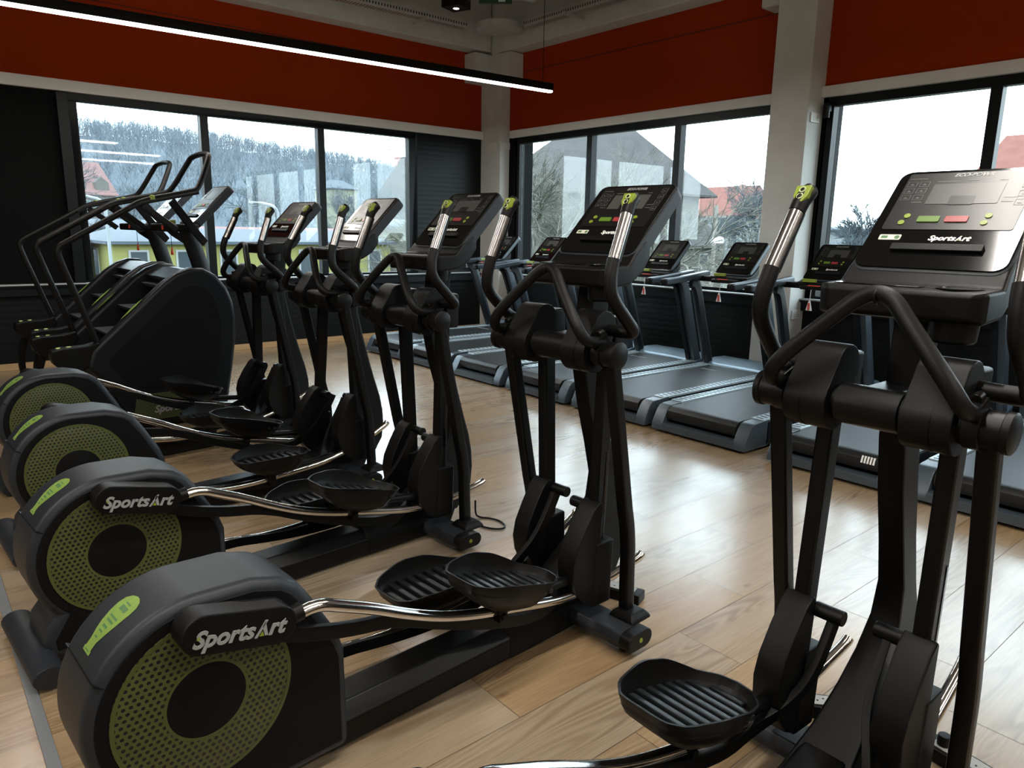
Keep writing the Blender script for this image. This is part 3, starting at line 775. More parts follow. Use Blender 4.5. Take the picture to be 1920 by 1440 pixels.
        put('pivot_shroud', 'tear'+k, tear, BLACK, 0.006, 2, am)
        def slv(s=s):
            b = MB(); b.box((0.010, 0, -0.845), (0.105, 0.086, 0.25)); return b
        put('arm_sleeve', 'slv'+k, slv, BLACK, 0.008, 3, am)
        def joint(s=s):
            b = MB(); b.cyl((-0.005, -s*0.035, -0.60), (-0.005, -s*0.115, -0.60), 0.021, 20); return b
        put('link_joint', 'jnt'+k, joint, TUBE, 0.003, 2, am)
        # handle, in the frame of the pivot
        def handle(s=s):
            b = MB(); pts = [(-.045, s*0.02, .070), (-.045, s*0.115, .066), (-.045, s*0.148, .070), (-.100, s*0.148, .118), (-.176, s*0.141, .190), (-.178, s*0.135, .245), (-.170, s*0.131, .280), (-.160, s*.129, .310)]
            b.tube(chaikin(pts, 3), 0.0215, 16); return b
        hd = put('moving_handle', 'hnd'+k, handle, RUBBER, parent=am)
        def grip(s=s):
            b = MB(); b.tube([(-.161, s*.129, .307), (-.100, s*.118, .444), (-.095, s*.117, .456)], 0.0195, 20); return b
        gp = put('pulse_grip', 'grip'+k, grip, mat('dark_chrome_grip', (0.36, 0.34, 0.32), 0.22, 1.0), parent=am)
        def core(s=s):
            b = MB(); b.tube([(-.153, s*.129, .304), (-.092, s*.118, .441), (-.087, s*.117, .453)], 0.0190, 20); return b
        put('grip_spine', 'core'+k, core, BLACK, parent=am)
        def head(s=s):
            b = MB(); b.tube([(-.096, s*.117, .453), (-.082, s*.114, .482), (-.066, s*.111, .502), (-.050, s*.109, .512)], [0.0215, 0.0225, 0.024, 0.0215], 18); return b
        hh = put('handle_head', 'head'+k, head, BLACK, 0.002, 1, am)
        def pad(s=s):
            b = MB(); U2 = Vector((0, 1, 0)); V2 = Vector((0.52, 0, 0.85)).normalized(); N2 = V2.cross(U2)*-1
            if N2.z < 0: N2 = -N2
            O2 = Vector((-.088, s*.112, .502))
            pl = [(-.010, -.028), (.010, -.028), (.020, -.010), (.0215, .022), (-.0215, .022), (-.020, -.010)]
            b.prism(pl, -0.012, 0.004, lambda a, c, d: tuple(O2+U2*a+V2*c+N2*d)); return b
        pd = put('green_control_pad', 'pad'+k, pad, LIME, 0.003, 2, am)
        def dots(s=s):
            b = MB(); U2 = Vector((0, 1, 0)); V2 = Vector((0.52, 0, 0.85)).normalized(); N2 = V2.cross(U2)
            if N2.z < 0: N2 = -N2
            O2 = Vector((-.088, s*.112, .502))
            for v in (-0.012, 0.008):
                rg = [[tuple(O2+U2*(r*cos(2*pi*i/18))+V2*(v+r*sin(2*pi*i/18))+N2*n_) for i in range(18)] for r, n_ in ((.0092, .004), (.0088, .006), (.0062, .006), (.0056, .0035))]
                b.rings(rg, False)
            return b
        put('thumb_switches', 'dot'+k, dots, mat('pale_lime_ring', (0.50, 0.56, 0.30), 0.4), parent=am)
        # chrome rail assembly: built in the raised position about its front pivot
        PV = (0.07, 0.205)
        ang = 0.0 if upw else -R(17.0)
        yr = s*0.165
        def rail(s=s):
            b = MB(); pts = [(-1.19, .325), (-1.12, .332), (-1.05, .300), (-.95, .256), (-.845, .200), (-.71, .139), (-.555, .091), (-.437, .066), (-.25, .02), (-.14, .002), (.085, -.004), (chrome_end-0.02, .02+0.15*(chrome_end-.27)), (chrome_end, 0.032+0.15*(chrome_end-.27))]
            b.tube(chaikin([(x, 0, z) for x, z in pts], 2), 0.0175, 18); return b
        rl = put('chrome_rail', 'rail%s%.2f' % (k, chrome_end), rail, CHROME, parent=t, loc=(PV[0], yr, PV[1]), roty=ang)
        def pill(s=s):
            b = MB(); pl = []
            a_ = Vector((-1.430, .382)); c_ = Vector((-1.250, .338)); r_ = 0.049; dr = math.atan2(c_.y-a_.y, c_.x-a_.x)
            for i in range(13): q = dr+pi/2+pi*i/12; pl.append((a_.x+r_*cos(q), a_.y+r_*sin(q)))
            for i in range(13): q = dr-pi/2+pi*i/12; pl.append((c_.x+r_*cos(q), c_.y+r_*sin(q)))
            b.prism(pl, -s*0.028, s*0.044); return b
        pc = put('crank_cover', 'pill'+k, pill, BLACK, 0.006, 2, t, (PV[0], yr, PV[1]), ang)
        put('rail_socket', 'sock'+k, lambda: MB().tube([(-1.25, 0, .322), (-1.17, 0, .332)], 0.024, 18), BLACK, parent=rl)
        Uv = Vector((1, 0, -0.187)).normalized()*(-s if s < 0 else -1)
        Uv = Vector((1, 0, -0.187)).normalized() if s < 0 else Vector((-1, 0, 0.187)).normalized()
        Vv = Vector((0.187, 0, 1)).normalized()
        mark(0.228, (-1.342, s*0.0452, .359), Uv, Vv, (0, s, 0), [GREYLET, LIME], 'word_mark', pc, 'pillmark'+k)
        # flat link bar
        def bar(s=s, ang=ang):
            b = MB(); ca, sa = cos(ang*.93), sin(ang*.93)
            rear = [(-1.27, .31), (-1.19, .268), (-1.04, .222), (-.875, .194), (-.70, .112), (-.53, .045), (-.33, -.015), (-.20, -.005)]
            pts = [(x*ca+z*sa, 0, -x*sa+z*ca) for x, z in rear]
            b.rect(chaikin(pts+[(-.12, -s*.045, .045), (-.06, -s*.082, .125), (.02, -s*.085, .255), (.038, -s*.085, .29)], 2), 0.022, 0.040); return b
        put('link_bar', 'bar%s%d' % (k, upw), bar, TUBE, 0.004, 2, t, (PV[0], yr-s*0.008, PV[1]))
        # pedal
        pcx, pcz, ptilt = (-0.385, 0.392, R(15)) if upw else (-0.41, 0.262, R(1))
        base = Vector((pcx, s*0.175, pcz))
        def outline(k_, w_):
            pts = [(-.215, -.065), (-.215, .065), (-.175, .105), (-.07, .128), (.055, .125), (.14, .098), (.195, .05), (.21, 0), (.195, -.05), (.14, -.098), (.055, -.125), (-.07, -.128), (-.175, -.105)]
            q = [Vector(p) for p in pts]
            for _ in range(2):
                w_p = []
                for i in range(len(q)):
                    a = q[i]; c = q[(i+1) % len(q)]; w_p += [a*.86+c*.14, a*.14+c*.86]
                q = w_p
            return [(p.x*k_, p.y*w_) for p in q]
        def shell(s=s):
            b = MB()
            def rg(k_, w_, z, lift=0.0, dx=0):
                return [(x+dx, y, z+lift*(1.0 if y > 0 else .35)*min(1, abs(y)/0.10)*max(0, cos((x+.03)/.17*pi/2) if abs(x+.03) < .17 else 0)) for x, y in outline(k_, w_)]
            b.rings([rg(.42, .34, -.095, dx=.03), rg(.62, .62, -.075, dx=.02), rg(.86, .88, -.035), rg(.985, .985, .005, .028), rg(1.0, 1.0, .012, .034), rg(.965, .955, .012, .034), rg(.93, .92, -.018), rg(.90, .88, -.026)], True)
            return b
        ps = put('pedal', 'ped'+k, shell, BLACK, 0, 1, t, tuple(base), ptilt)
        def treads(s=s):
            b = MB()
            for i in range(9):
                x = -.165+i*0.041; hw = .105*min(1, (0.205-abs(x+0.0))/0.09)
                if hw > 0.03: b.box((x, 0, -.020), (0.022, 2*hw, 0.014))
            return b
        put('pedal_tread', 'trd'+k, treads, mat('ribbed_pedal_rubber', (0.008, 0.0095, 0.011), 0.33, 0, 0.35), 0.004, 2, ps)
        def brk(s=s):
            b = MB(); b.box((0, 0, 0.005), (0.05, 0.055, 0.075)); b.box((0, 0, -.04), (0.034, 0.05, 0.05)); b.cyl((0, -.034, -.045), (0, .034, -.045), 0.013, 14)
            b.tube([(0.02, -s*0.01, -.01), (.16, -s*0.02, -.02), (.42, -s*0.02, -.035)], 0.018, 14); return b
        put('pedal_bracket', 'brk'+k, brk, TUBE, 0.003, 2, t, (pcx-.025, s*0.172, pcz-.075 if upw else pcz-.10), ptilt*0.25 if upw else -R(8))
    return t

FILM_B = SCREEN
FILM_C = SCREEN
elliptical((1.783, 1.878), 3.5, True, 'black elliptical trainer in the foreground with its whole perforated flywheel and word mark showing', FILM_B, tiltL=R(-2.5), tiltR=R(2))
elliptical((1.808, 2.94), 4.2, True, 'elliptical trainer directly behind the foreground one, loose cable on the floor by its front foot', FILM_B, tiltL=R(-2.5), tiltR=R(2))
elliptical((1.875, 3.975), 3.2, False, 'elliptical trainer third from the foreground, between its neighbours by the left window', FILM_C, tiltL=R(5), tiltR=R(-2))
elliptical((1.92, 5.14), 6.5, False, 'farthest elliptical trainer, next to the stair climbers', FILM_C, tiltL=R(2), tiltR=R(-2))
elliptical((1.753, 0.739), 0.35, False, 'elliptical trainer cut by the right edge of the photo, pale grey console facing us', FILM_C, tiltL=R(3.5), tiltR=R(1), chrome_end=0.36)

# ------------------------------------------------------------------ treadmills
TM = None
def treadmill(y, label, x=4.36):
    t = empty('treadmill', (x, y, 0), 0, label, 'treadmill', 'row of treadmills')
    def put(name, key, fn, mats, bev=0.0, seg=2, parent=t):
        return place(name, cached('tm_'+key, lambda: fn().mesh(name, mats, bev, seg)), parent)
    W2 = 0.41
    for s in (-1, 1):
        k = 'L' if s > 0 else 'R'
        def rb(s=s):
            return MB().prism([(0.0, .02), (0.01, .07), (.06, .165), (.09, .195), (.13, .205), (.30, .212), (.30, .02)], s*(W2-.10), s*W2)
        put('rear_end_cap', 'rb'+k, rb, TREADSH, 0.006, 2)
        def sk(s=s): return MB().box((1.10, s*(W2-.03), .11), (1.65, 0.06, 0.17))
        put('side_skirt', 'sk'+k, sk, TREADDK, 0.006, 2)
        def fr(s=s): return MB().box((1.09, s*(W2-.055), .208), (1.72, 0.10, 0.018))
        f = put('foot_rail', 'fr'+k, fr, FOOTRAIL, 0.004, 2)
        def gr(s=s):
            b = MB()
            for i in range(27): b.box((.26+i*0.056, s*(W2-.055), .2178), (0.012, 0.062, 0.002), Matrix.Rotation(R(14*s), 3, 'Z'))
            return b
        put('grip_strips', 'gs'+k, gr, TREADDK, parent=f)
        def post(s=s):
            b = MB(); y0 = s*(W2-.035)
            b.rect(chaikin([(1.93, y0, .20), (1.80, y0, .55), (1.68, y0, .90), (1.62, y0, 1.04), (1.54, y0, 1.08)], 2), 0.055, 0.10); return b
        p = put('upright', 'po'+k, post, TREADSH, 0.010, 2)
        def insert(s=s):
            b = MB(); y0 = s*(W2-.075)
            b.rect(chaikin([(1.885, y0, .21), (1.755, y0, .55), (1.635, y0, .90), (1.575, y0, 1.02), (1.50, y0, 1.04)], 2), 0.045, 0.075); return b
        put('upright_insert', 'in'+k, insert, TREADDK, 0.008, 2, p)
        def hrail(s=s):
            b = MB(); y0 = s*(W2-.05)
            b.rect([(1.12, y0, 1.055), (1.30, y0, 1.066), (1.62, y0, 1.098), (1.80, y0, 1.115)], 0.068, 0.060); return b
        hr = put('handrail', 'hr'+k, hrail, TREADSH, 0.014, 3)
        put('handrail_end', 'he'+k, lambda s=s: MB().box((1.12, s*(W2-.05), 1.053), (0.05, 0.066, 0.062)), BLACK, 0.016, 3, hr)
    put('belt', 'belt', lambda: MB().prism([(0.06, .10), (0.045, .14), (.05, .172), (.075, .196), (.11, .205), (1.84, .205), (1.84, .18), (.12, .18)], -(W2-.11), W2-.11), BELT, 0.004, 2)
    put('rear_frame', 'rfm', lambda: MB().box((.045, 0, .048), (.09, 2*W2-.19, .055)), TREADSH, 0.004, 2)
    put('deck', 'deck', lambda: MB().box((1.02, 0, .10), (1.75, 2*W2-.13, .14)), TREADDK)
    def hood():
        b = MB(); rg = []
        for x, z, w in ((1.83, .212, .41), (1.87, .235, .41), (2.02, .262, .405), (2.16, .262, .385), (2.24, .225, .36), (2.26, .16, .35)):
            rg.append([(x, -w, .03), (x, -w, z-.03), (x, -w+.04, z), (x, w-.04, z), (x, w, z-.03), (x, w, .03)])
        return b.rings(rg)
    hd = put('motor_hood', 'hood', hood, mat('satin_window_lit_hood', (0.13, 0.18, 0.22), 0.30, 0.4), 0.006, 2)  # window reflection on the hood top brightened into its blue-grey colour
    put('hood_lettering', 'hl', lambda: MB().box((2.06, .12, .2635), (.02, .16, .002)), FOOTRAIL, parent=hd)
    put('belt_lettering', 'bl', lambda: mapped(scaled(logo_mb(1.0), .055), (1.62, .12, .2062), (0, -1, 0), (1, 0, 0), (0, 0, 1)), [GREYLET, GREYLET], parent=t)
    def blt2():
        b = MB(); rnd = random.Random(3)
        for i in range(5): b.box((.052, -.20-i*0.018, .165+0.0), (.012, .010, .045), Matrix.Rotation(R(20), 3, 'Y'))
        return b
    if label.endswith('belt seam'): put('belt_mark', 'bm', blt2, WHITE, parent=t)
    def cross():
        b = MB(); b.box((1.72, 0, 1.075), (.14, .76, .05)); b.box((1.58, 0, 1.070), (.12, .26, .035)); return b
    put('console_bridge', 'xb', cross, BLACK, 0.010, 3)
    def mount():
        b = MB()
        def row(x, z0, z1, w): return [(x, -w, z0), (x, -w, z1), (x, w, z1), (x, w, z0)]
        b.rings([row(1.60, 1.085, 1.108, .20), row(1.68, 1.085, 1.125, .205), row(1.76, 1.10, 1.17, .20), row(1.82, 1.14, 1.22, .19)])
        return b
    put('console_tray', 'mt', mount, BLACK, 0.008, 2)
    console_parts(t, (1.675, 0, 1.148), 0.38, 0.40, FILM_B, 'tmc', 0.045, extras=False)
    kk = put('safety_key', 'key', lambda: MB().tube([(1.52, .02, 1.055), (1.515, .02, 1.01), (1.517, .022, .955)], .0025, 6), WHITE)
    put('key_tag', 'kt', lambda: MB().prism([(-.006, .965), (.006, .965), (.028, .88), (-.028, .88)], 1.509, 1.517, lambda a, c, d: (d, .022+a, c)), CLEAR, 0.002, 1, kk)
    put('key_clip', 'kc', lambda: MB().box((1.506, .022, .915), (.008, .018, .06)), REDKEY, 0.003, 1, kk)
    put('red_stop_tab', 'st', lambda: MB().box((1.52, 0, 1.088), (.03, .10, .008)), REDKEY, 0.002, 1)
    put('green_tag', 'gt', lambda: MB().box((1.60, .085, 1.125), (.03, .12, .028)), LIME, 0.003, 1)
    return t
names = ['rightmost treadmill in the row, mostly hidden behind the elliptical at the right edge',
         'treadmill behind the right-edge elliptical, second from the right',
         'treadmill with its console just left of the right-edge elliptical console, showing its belt seam',
         'treadmill whose black console stands in front of the concrete pillar',
         'treadmill left of the pillar, brownish console before the window with the white street lamp',
         'treadmill hidden mostly by the foreground elliptical console, middle of the row',
         'treadmill with its small console left of the foreground elliptical console',
         'treadmill beside the corner column, second from the far end',
         'farthest treadmill in the corner, only its rear deck showing']
for i, y in enumerate((1.17, 2.08, 3.07, 3.96, 4.86, 5.77, 6.66, 7.57)): treadmill(y, names[i+1])
treadmill(0.26, names[0])

# ------------------------------------------------------------------ stair climbers
def stair_climber(x, y, label):
    t = empty('stair_climber', (x, y, 0), R(2), label, 'stair climber', 'pair of stair climbers')
    def put(name, key, fn, mats, bev=0.0, seg=2, parent=t):
        return place(name, cached('sc_'+key, lambda: fn().mesh(name, mats, bev, seg)), parent)
    W2 = 0.41
    prof = [(-.02, .62), (.03, .67), (.20, .825), (.36, .97), (.48, 1.08), (.58, 1.15), (.68, 1.185), (.78, 1.18), (.87, 1.13), (.95, 1.03), (.99, .92), (1.005, .80), (.995, .62), (.96, .40), (.90, .10), (.86, .02), (.22, .02), (.16, .14), (.06, .36), (-.06, .50)]
    for s in (-1, 1):
        k = 'L' if s > 0 else 'R'
        p = put('side_cover', 'side'+k, lambda s=s: MB().prism(prof, s*(W2-.10), s*W2), CLIMB, 0.030, 4)
        ins = rounded([(.06, .56), (.36, .80), (.52, .96), (.64, 1.05), (.74, 1.05), (.82, 1.0), (.87, .90), (.885, .76), (.86, .45), (.80, .30), (.24, .30), (.10, .48)])
        put('side_inlay', 'inl'+k, lambda s=s: MB().prism(ins, s*(W2-.002), s*(W2+.004)), SIDE, 0.003, 1, p)
        q = put('perforated_base_panel', 'pf'+k, lambda s=s: MB().prism([(.20, .07), (.24, .27), (.74, .27), (.84, .07)], s*(W2-.002), s*(W2+.006)), PERF, 0.002, 1, p)
        mark(0.30, (.50, s*(W2+.0075), .15), (1 if s < 0 else -1, 0, 0), (0, 0, 1), (0, s, 0), [GREYLET, LIME], 'word_mark', p, 'scmark'+k)
        put('green_sticker', 'gs'+k, lambda s=s: MB().prism([(.21, .838), (.32, .942), (.33, .952)], s*(W2-.075), s*(W2-.045)) if False else MB().add([(.195, s*(W2-.064), .8295), (.195, s*(W2-.054), .8295), (.24, s*(W2-.035), .870), (.30, s*(W2-.032), .9245), (.345, s*(W2-.050), .965), (.345, s*(W2-.058), .965), (.30, s*(W2-.078), .9245), (.24, s*(W2-.075), .870)], [(0, 1, 2, 3, 4, 5, 6, 7)]), STICK, parent=p)
        def nose(s=s):
            b = MB()
            b.prism([(-.27, .595), (-.265, .64), (-.20, .655), (-.05, .66), (.03, .68), (.05, .62), (-.02, .52), (-.12, .47), (-.21, .50), (-.255, .55)], s*(W2-.115), s*(W2-.01)); return b
        nz = put('boarding_handle', 'nose'+k, nose, BLACK, 0.012, 3)
        put('green_dots', 'nd'+k, lambda s=s: MB().lathe([(.0001, .006), (.014, .005), (.016, 0)], (-.215, s*(W2-.06), .652), 'Z', 14).lathe([(.0001, .006), (.014, .005), (.016, 0)], (-.15, s*(W2-.06), .655), 'Z', 14), mat('pale_lime_dot', (0.5, 0.6, 0.2), 0.4), parent=nz)
        def wing(s=s):
            b = MB(); b.rect(chaikin([(-.20, s*(W2-.06), .50), (-.24, s*(W2-.06), .38), (-.25, s*(W2-.06), .22), (-.20, s*(W2-.06), .06), (-.14, s*(W2-.06), .02)], 2), .05, .05); return b
        put('rear_guard', 'wg'+k, wing, TUBE, 0.008, 2)
        def railf(s=s):
            y0 = s*(W2-.045); b = MB()
            pts = [(.03, y0, .66), (-.14, y0, 1.22), (-.165, y0, 1.33), (-.08, y0, 1.38), (.30, y0, 1.60), (.40, y0*.98, 1.665), (.76, y0*.93, 1.742), (.82, y0*.86, 1.77), (.94, y0*.62, 2.0), (.955, y0*.50, 2.035), (.96, 0, 2.045)]
            b.tube(chaikin(pts, 3), .021, 14); return b
        rl = put('handrail', 'rail'+k, railf, RUBBER)
        def deckf(s=s):
            y0 = s*(W2-.05); b = MB()
            b.rect([(.30, y0, 1.598), (.40, y0, 1.645), (.62, y0, 1.695), (.80, y0*.97, 1.735)], .055, .022)
            b.rect([(.40, y0, 1.63), (.62, y0, 1.46)], .035, .045); b.rect([(.60, y0, 1.67), (.80, y0*.75, 1.43), (.88, y0*.55, 1.36)], .035, .055)
            return b
        put('rail_bracket', 'rb'+k, deckf, TUBE, 0.006, 2, rl)
        put('thumb_switch', 'ts'+k, lambda s=s: MB().lathe([(.0001, .034), (.016, .030), (.022, .010), (.024, 0)], (.47, s*(W2-.05), 1.672), 'Z', 16), LIME, parent=rl)
    for i in range(4):
        put('step', 'st%d' % i, lambda i=i: MB().prism([(-.02+.19*i, .50+.17*i), (.20+.19*i, .50+.17*i), (.20+.19*i, .53+.17*i), (-.04+.19*i, .53+.17*i)], -(W2-.10), W2-.10), mat('grey_step', (0.05, 0.056, 0.06), 0.35), 0.005, 2)
    put('stair_core', 'core', lambda: MB().prism([(.10, .06), (.06, .46), (.70, 1.06), (.90, 1.0), (.86, .06)], -(W2-.11), W2-.11), BLACK)
    put('top_cover', 'tc', lambda: MB().prism([(.56, 1.10), (.68, 1.165), (.78, 1.16), (.87, 1.11), (.95, 1.01), (.97, .80), (.90, .80)], -(W2-.11), W2-.11), CLIMB, 0.012, 2)
    put('base_frame', 'base', lambda: MB().box((.45, 0, .03), (1.15, .70, .05)), BLACK, 0.008, 2)
    put('console_mast', 'mast', lambda: MB().tube(chaikin([(.93, 0, 1.05), (.88, 0, 1.25), (.82, 0, 1.45), (.80, 0, 1.50)], 2), 0, section=[(.065*cos(2*pi*i/16), .045*sin(2*pi*i/16)) for i in range(16)]), CLIMB)
    put('console_tray', 'ctray', lambda: MB().box((.72, 0, 1.475), (.24, .42, .06)), BLACK, 0.014, 3)
    put('green_switch', 'gsw', lambda: MB().box((.68, -.10, 1.52), (.04, .03, .03)), LIME, 0.006, 2)
    put('red_label', 'rlab', lambda: MB().box((.597, -.12, 1.475), (.004, .035, .03)).box((.66, -.10, 1.507), (.04, .06, .004)), REDKEY, 0.001, 1)
    console_parts(t, (.83, 0, 1.53), 0.36, 0.40, FILM_B, 'scc', 0.055)
    kk = put('safety_key', 'key', lambda: MB().tube([(.66, -.10, 1.445), (.66, -.098, 1.36), (.662, -.10, 1.325)], .0022, 6), TUBE)
    put('key_tag', 'kt', lambda: MB().prism([(0, 1.33), (.026, 1.27), (-.026, 1.27)], .655, .664, lambda a, c, d: (d, -.10+a, c)), REDKEY, 0.002, 1, kk)
    return t
stair_climber(1.00, 6.14, 'nearer stair climber, tall handrails and large smooth black side cover')
stair_climber(1.02, 7.24, 'farther stair climber, tucked against the left window behind its twin')

# ------------------------------------------------------------------ small things
def socket(loc, normal, label, kind='double'):
    b = MB(); n = Vector(normal); u = Vector((n.y, -n.x, 0)); P = lambda a, c, d: tuple(Vector(loc)+u*a+Vector((0, 0, c))+n*d)
    t = empty('wall_socket', loc, 0, label, 'wall socket', 'white double wall sockets')
    b.prism([(-.08, -.045), (.08, -.045), (.08, .045), (-.08, .045)], 0, .014, lambda a, c, d: tuple(u*a+Vector((0, 0, c))+n*d)); b.build('cover_plate', WHITEPL, t, bevel=0.004)
    b = MB()
    for c in (-.038, .038):
        for e in (-.009, .009): b.prism([(c+e+.003*cos(i), .003*sin(i)) for i in (0, 1, 2, 3, 4, 5)], .0135, .0155, lambda a, q, d: tuple(u*a+Vector((0, 0, q))+n*d))
        b.prism([(c-.020, -.020), (c+.020, -.020), (c+.020, -.018), (c-.020, -.018)], .0135, .0155, lambda a, q, d: tuple(u*a+Vector((0, 0, q))+n*d))
    b.build('socket_holes', TUBE, t)
socket((6.99, 8.50, 2.69), (0, -1, 0), 'white double wall socket high on the right face of the corner column')
socket((6.88, 8.66, 2.69), (-1, 0, 0), 'white double wall socket high on the left face of the corner column')
socket((6.90, 3.77, 2.60), (0, -1, 0), 'white double wall socket high on the side of the concrete pillar')
socket((6.90, 3.77, 0.72), (0, -1, 0), 'white double wall socket low on the side of the concrete pillar')

b = MB(); b.cyl((XW-.06, 3.70, 2.60), (XW-.06, 3.70, 2.72), .03, 16); b.box((XW-.04, 3.70, 2.70), (.08, .05, .08))
tag(b.build('blind_winder', FRAME, bevel=0.004), 'small black bracket at the top of the pillar beside the wide window', 'bracket')

def power_strip(loc, rz, label):
    t = empty('power_strip', loc, R(rz), label, 'power strip', 'power strips on the floor')
    MB().box((0, 0, .022), (.22, .075, .044)).build('casing', BLACK, t, bevel=0.006)
    MB().box((0, 0, .0455), (.16, .050, .004)).build('socket_plate', mat('grey_white_socket_plate', (0.30, 0.30, 0.28), 0.5), t, bevel=0.003)
    b = MB()
    for x in (-.05, 0):
        for e in (-.010, .010): b.cyl((x+e, e*.6, .0470), (x+e, e*.6, .0482), .0035, 8)
    b.build('socket_holes', TUBE, t)
    MB().cyl((.055, 0, .047), (.055, 0, .080), .018, 14).build('plug', BLACK, t, bevel=0.003)
power_strip((2.17, 1.86, 0), -70, 'black floor power strip with a white face beside the foreground elliptical front leg')
power_strip((2.14, 0.90, 0), -50, 'floor power strip behind the left foot of the right-edge elliptical')
power_strip((2.18, 0.55, 0), 80, 'floor power strip under the right-edge elliptical at the bottom right')
b = MB(); b.tube(chaikin([(2.21, 2.90, .10), (2.21, 2.90, .03), (2.22, 2.89, .006), (2.27, 2.83, .006), (2.285, 2.76, .006), (2.25, 2.69, .006), (2.20, 2.70, .006), (2.165, 2.76, .006), (2.155, 2.84, .006), (2.13, 2.92, .006)], 3), .005, 8)
tag(b.build('power_cable', TUBE), 'thin black cable looped on the floor by an elliptical front foot', 'cable')
b = MB(); b.tube(chaikin([(2.42, 5.05, .006), (2.60, 5.12, .006), (2.72, 4.98, .006), (2.60, 4.86, .006), (2.48, 4.92, .006)], 3), .005, 8)
tag(b.build('power_cable', TUBE), 'short black cable on the floor near the farthest elliptical', 'cable')

# ceiling services near the corner
def cable_tray(p0, p1, label):
    p0, p1 = Vector(p0), Vector(p1); d = p1-p0; ln = d.length; t = empty('cable_tray', (p0+p1)/2, math.atan2(d.y, d.x), label, 'cable tray', 'galvanised cable trays')
    MB().box((0, 0, 0), (ln, .16, .006)).build('tray_base', GALV, t)
    for s in (-1, 1): MB().box((0, s*.08, .03), (ln, .003, .06)).build('tray_side', GALV, t)
    b = MB()
    for i in range(int(ln/.04)): b.box((-ln/2+.02+i*.04, -.0818, .032), (.014, .001, .03)).box((-ln/2+.02+i*.04, .0818, .032), (.014, .001, .03)).box((-ln/2+.02+i*.04, 0, -.0035), (.012, .10, .001))
    b.build('tray_perforations', TREADDK, t)
    n = max(2, int(ln/1.4))
    for i in range(n):
        x = -ln/2+ln*(i+.5)/n
        MB().box((x, 0, -.02), (.035, .34, .03)).build('tray_bracket', GALV, t)
    for c in range(3):
        MB().tube([(-ln/2, -.04+c*.035, .02), (ln/2, -.035+c*.035, .02)], .011, 8).build('cable', TUBE if c == 1 else mat('grey_cable', (.16, .16, .16), .5), t)
cable_tray((-1.0, 8.24, 4.05), (6.08, 8.24, 4.05), 'perforated metal cable tray along the left wall beam')
cable_tray((6.60, 7.62, 4.05), (6.60, 1.0, 4.05), 'perforated metal cable tray along the right wall beam')
b = MB(); b.lathe([(.30, 0), (.30, .07), (.285, .07), (.285, .006), (.0001, .006)], (6.42, 7.98, 4.045), 'Z', 40); b.lathe([(.0001, 0), (.30, 0)], (6.42, 7.98, 4.045), 'Z', 40)
tag(b.build('tray_corner_bend', GALV), 'curved metal tray corner joining the two cable trays above the corner column', 'cable tray')
b = MB(); pts = chaikin([(4.2, 7.6, 4.62), (4.9, 7.2, 4.34), (5.5, 6.85, 4.15), (6.0, 6.2, 4.22), (6.3, 5.4, 4.60)], 3)
rn = random.Random(8); b.tube(pts, [.20+rn.uniform(-.02, .02) for _ in pts], 20)
tag(b.build('ventilation_duct', FOIL), 'foil wrapped ventilation duct high in the corner', 'duct')
t = empty('exit_sign', (5.06, 6.36, 3.86), R(-40), 'green emergency exit sign with running figure under the foil duct', 'exit sign')
MB().box((0, 0, 0), (.34, .03, .17)).build('sign_box', DARKG, t, bevel=0.004)
WH = mat('sign_white', (.6, .75, .68), .5)
b = MB()
b.prism([(.03, -.07), (.10, -.07), (.10, .07), (.03, .07)], -.0170, -.0158).prism([(-.13, -.012), (-.06, -.012), (-.06, -.035), (-.015, 0), (-.06, .035), (-.06, .012), (-.13, .012)], -.0170, -.0158)
b.build('door_and_arrow', WH, t)
b = MB()
for pl in ([(.060, .045), (.074, .045), (.074, .060), (.060, .060)], [(.056, .040), (.070, .040), (.062, -.005), (.046, .0)], [(.046, .0), (.060, -.004), (.040, -.055), (.028, -.050)], [(.055, .0), (.066, -.006), (.090, -.040), (.078, -.044)], [(.046, .036), (.052, .030), (.030, .006), (.024, .012)], [(.064, .030), (.090, .020), (.092, .012), (.064, .020)]):
    b.prism(pl, -.0185, -.0172)
b.build('running_figure', DARKG, t)
MB().cyl((0, 0, .08), (0, 0, .20), .006, 8).build('hanger', TUBE, t)
t = empty('spotlight', (4.78, 6.66, 3.78), R(20), 'small black square spotlight hanging below the ceiling near the exit sign', 'spotlight')
MB().box((0, 0, 0), (.22, .22, .09)).build('spotlight_body', TUBE, t, bevel=0.006)
MB().lathe([(.0001, -.047), (.030, -.047), (.034, -.044)], (0, 0, 0), 'Z', 20).build('lens', mat('spot_lens', (1, 1, 1), .3, emit=(1, .95, .85), estr=2.5), t)
MB().cyl((0.05, 0, .04), (.05, 0, 1.10), .005, 8).build('spotlight_rod', TUBE, t)

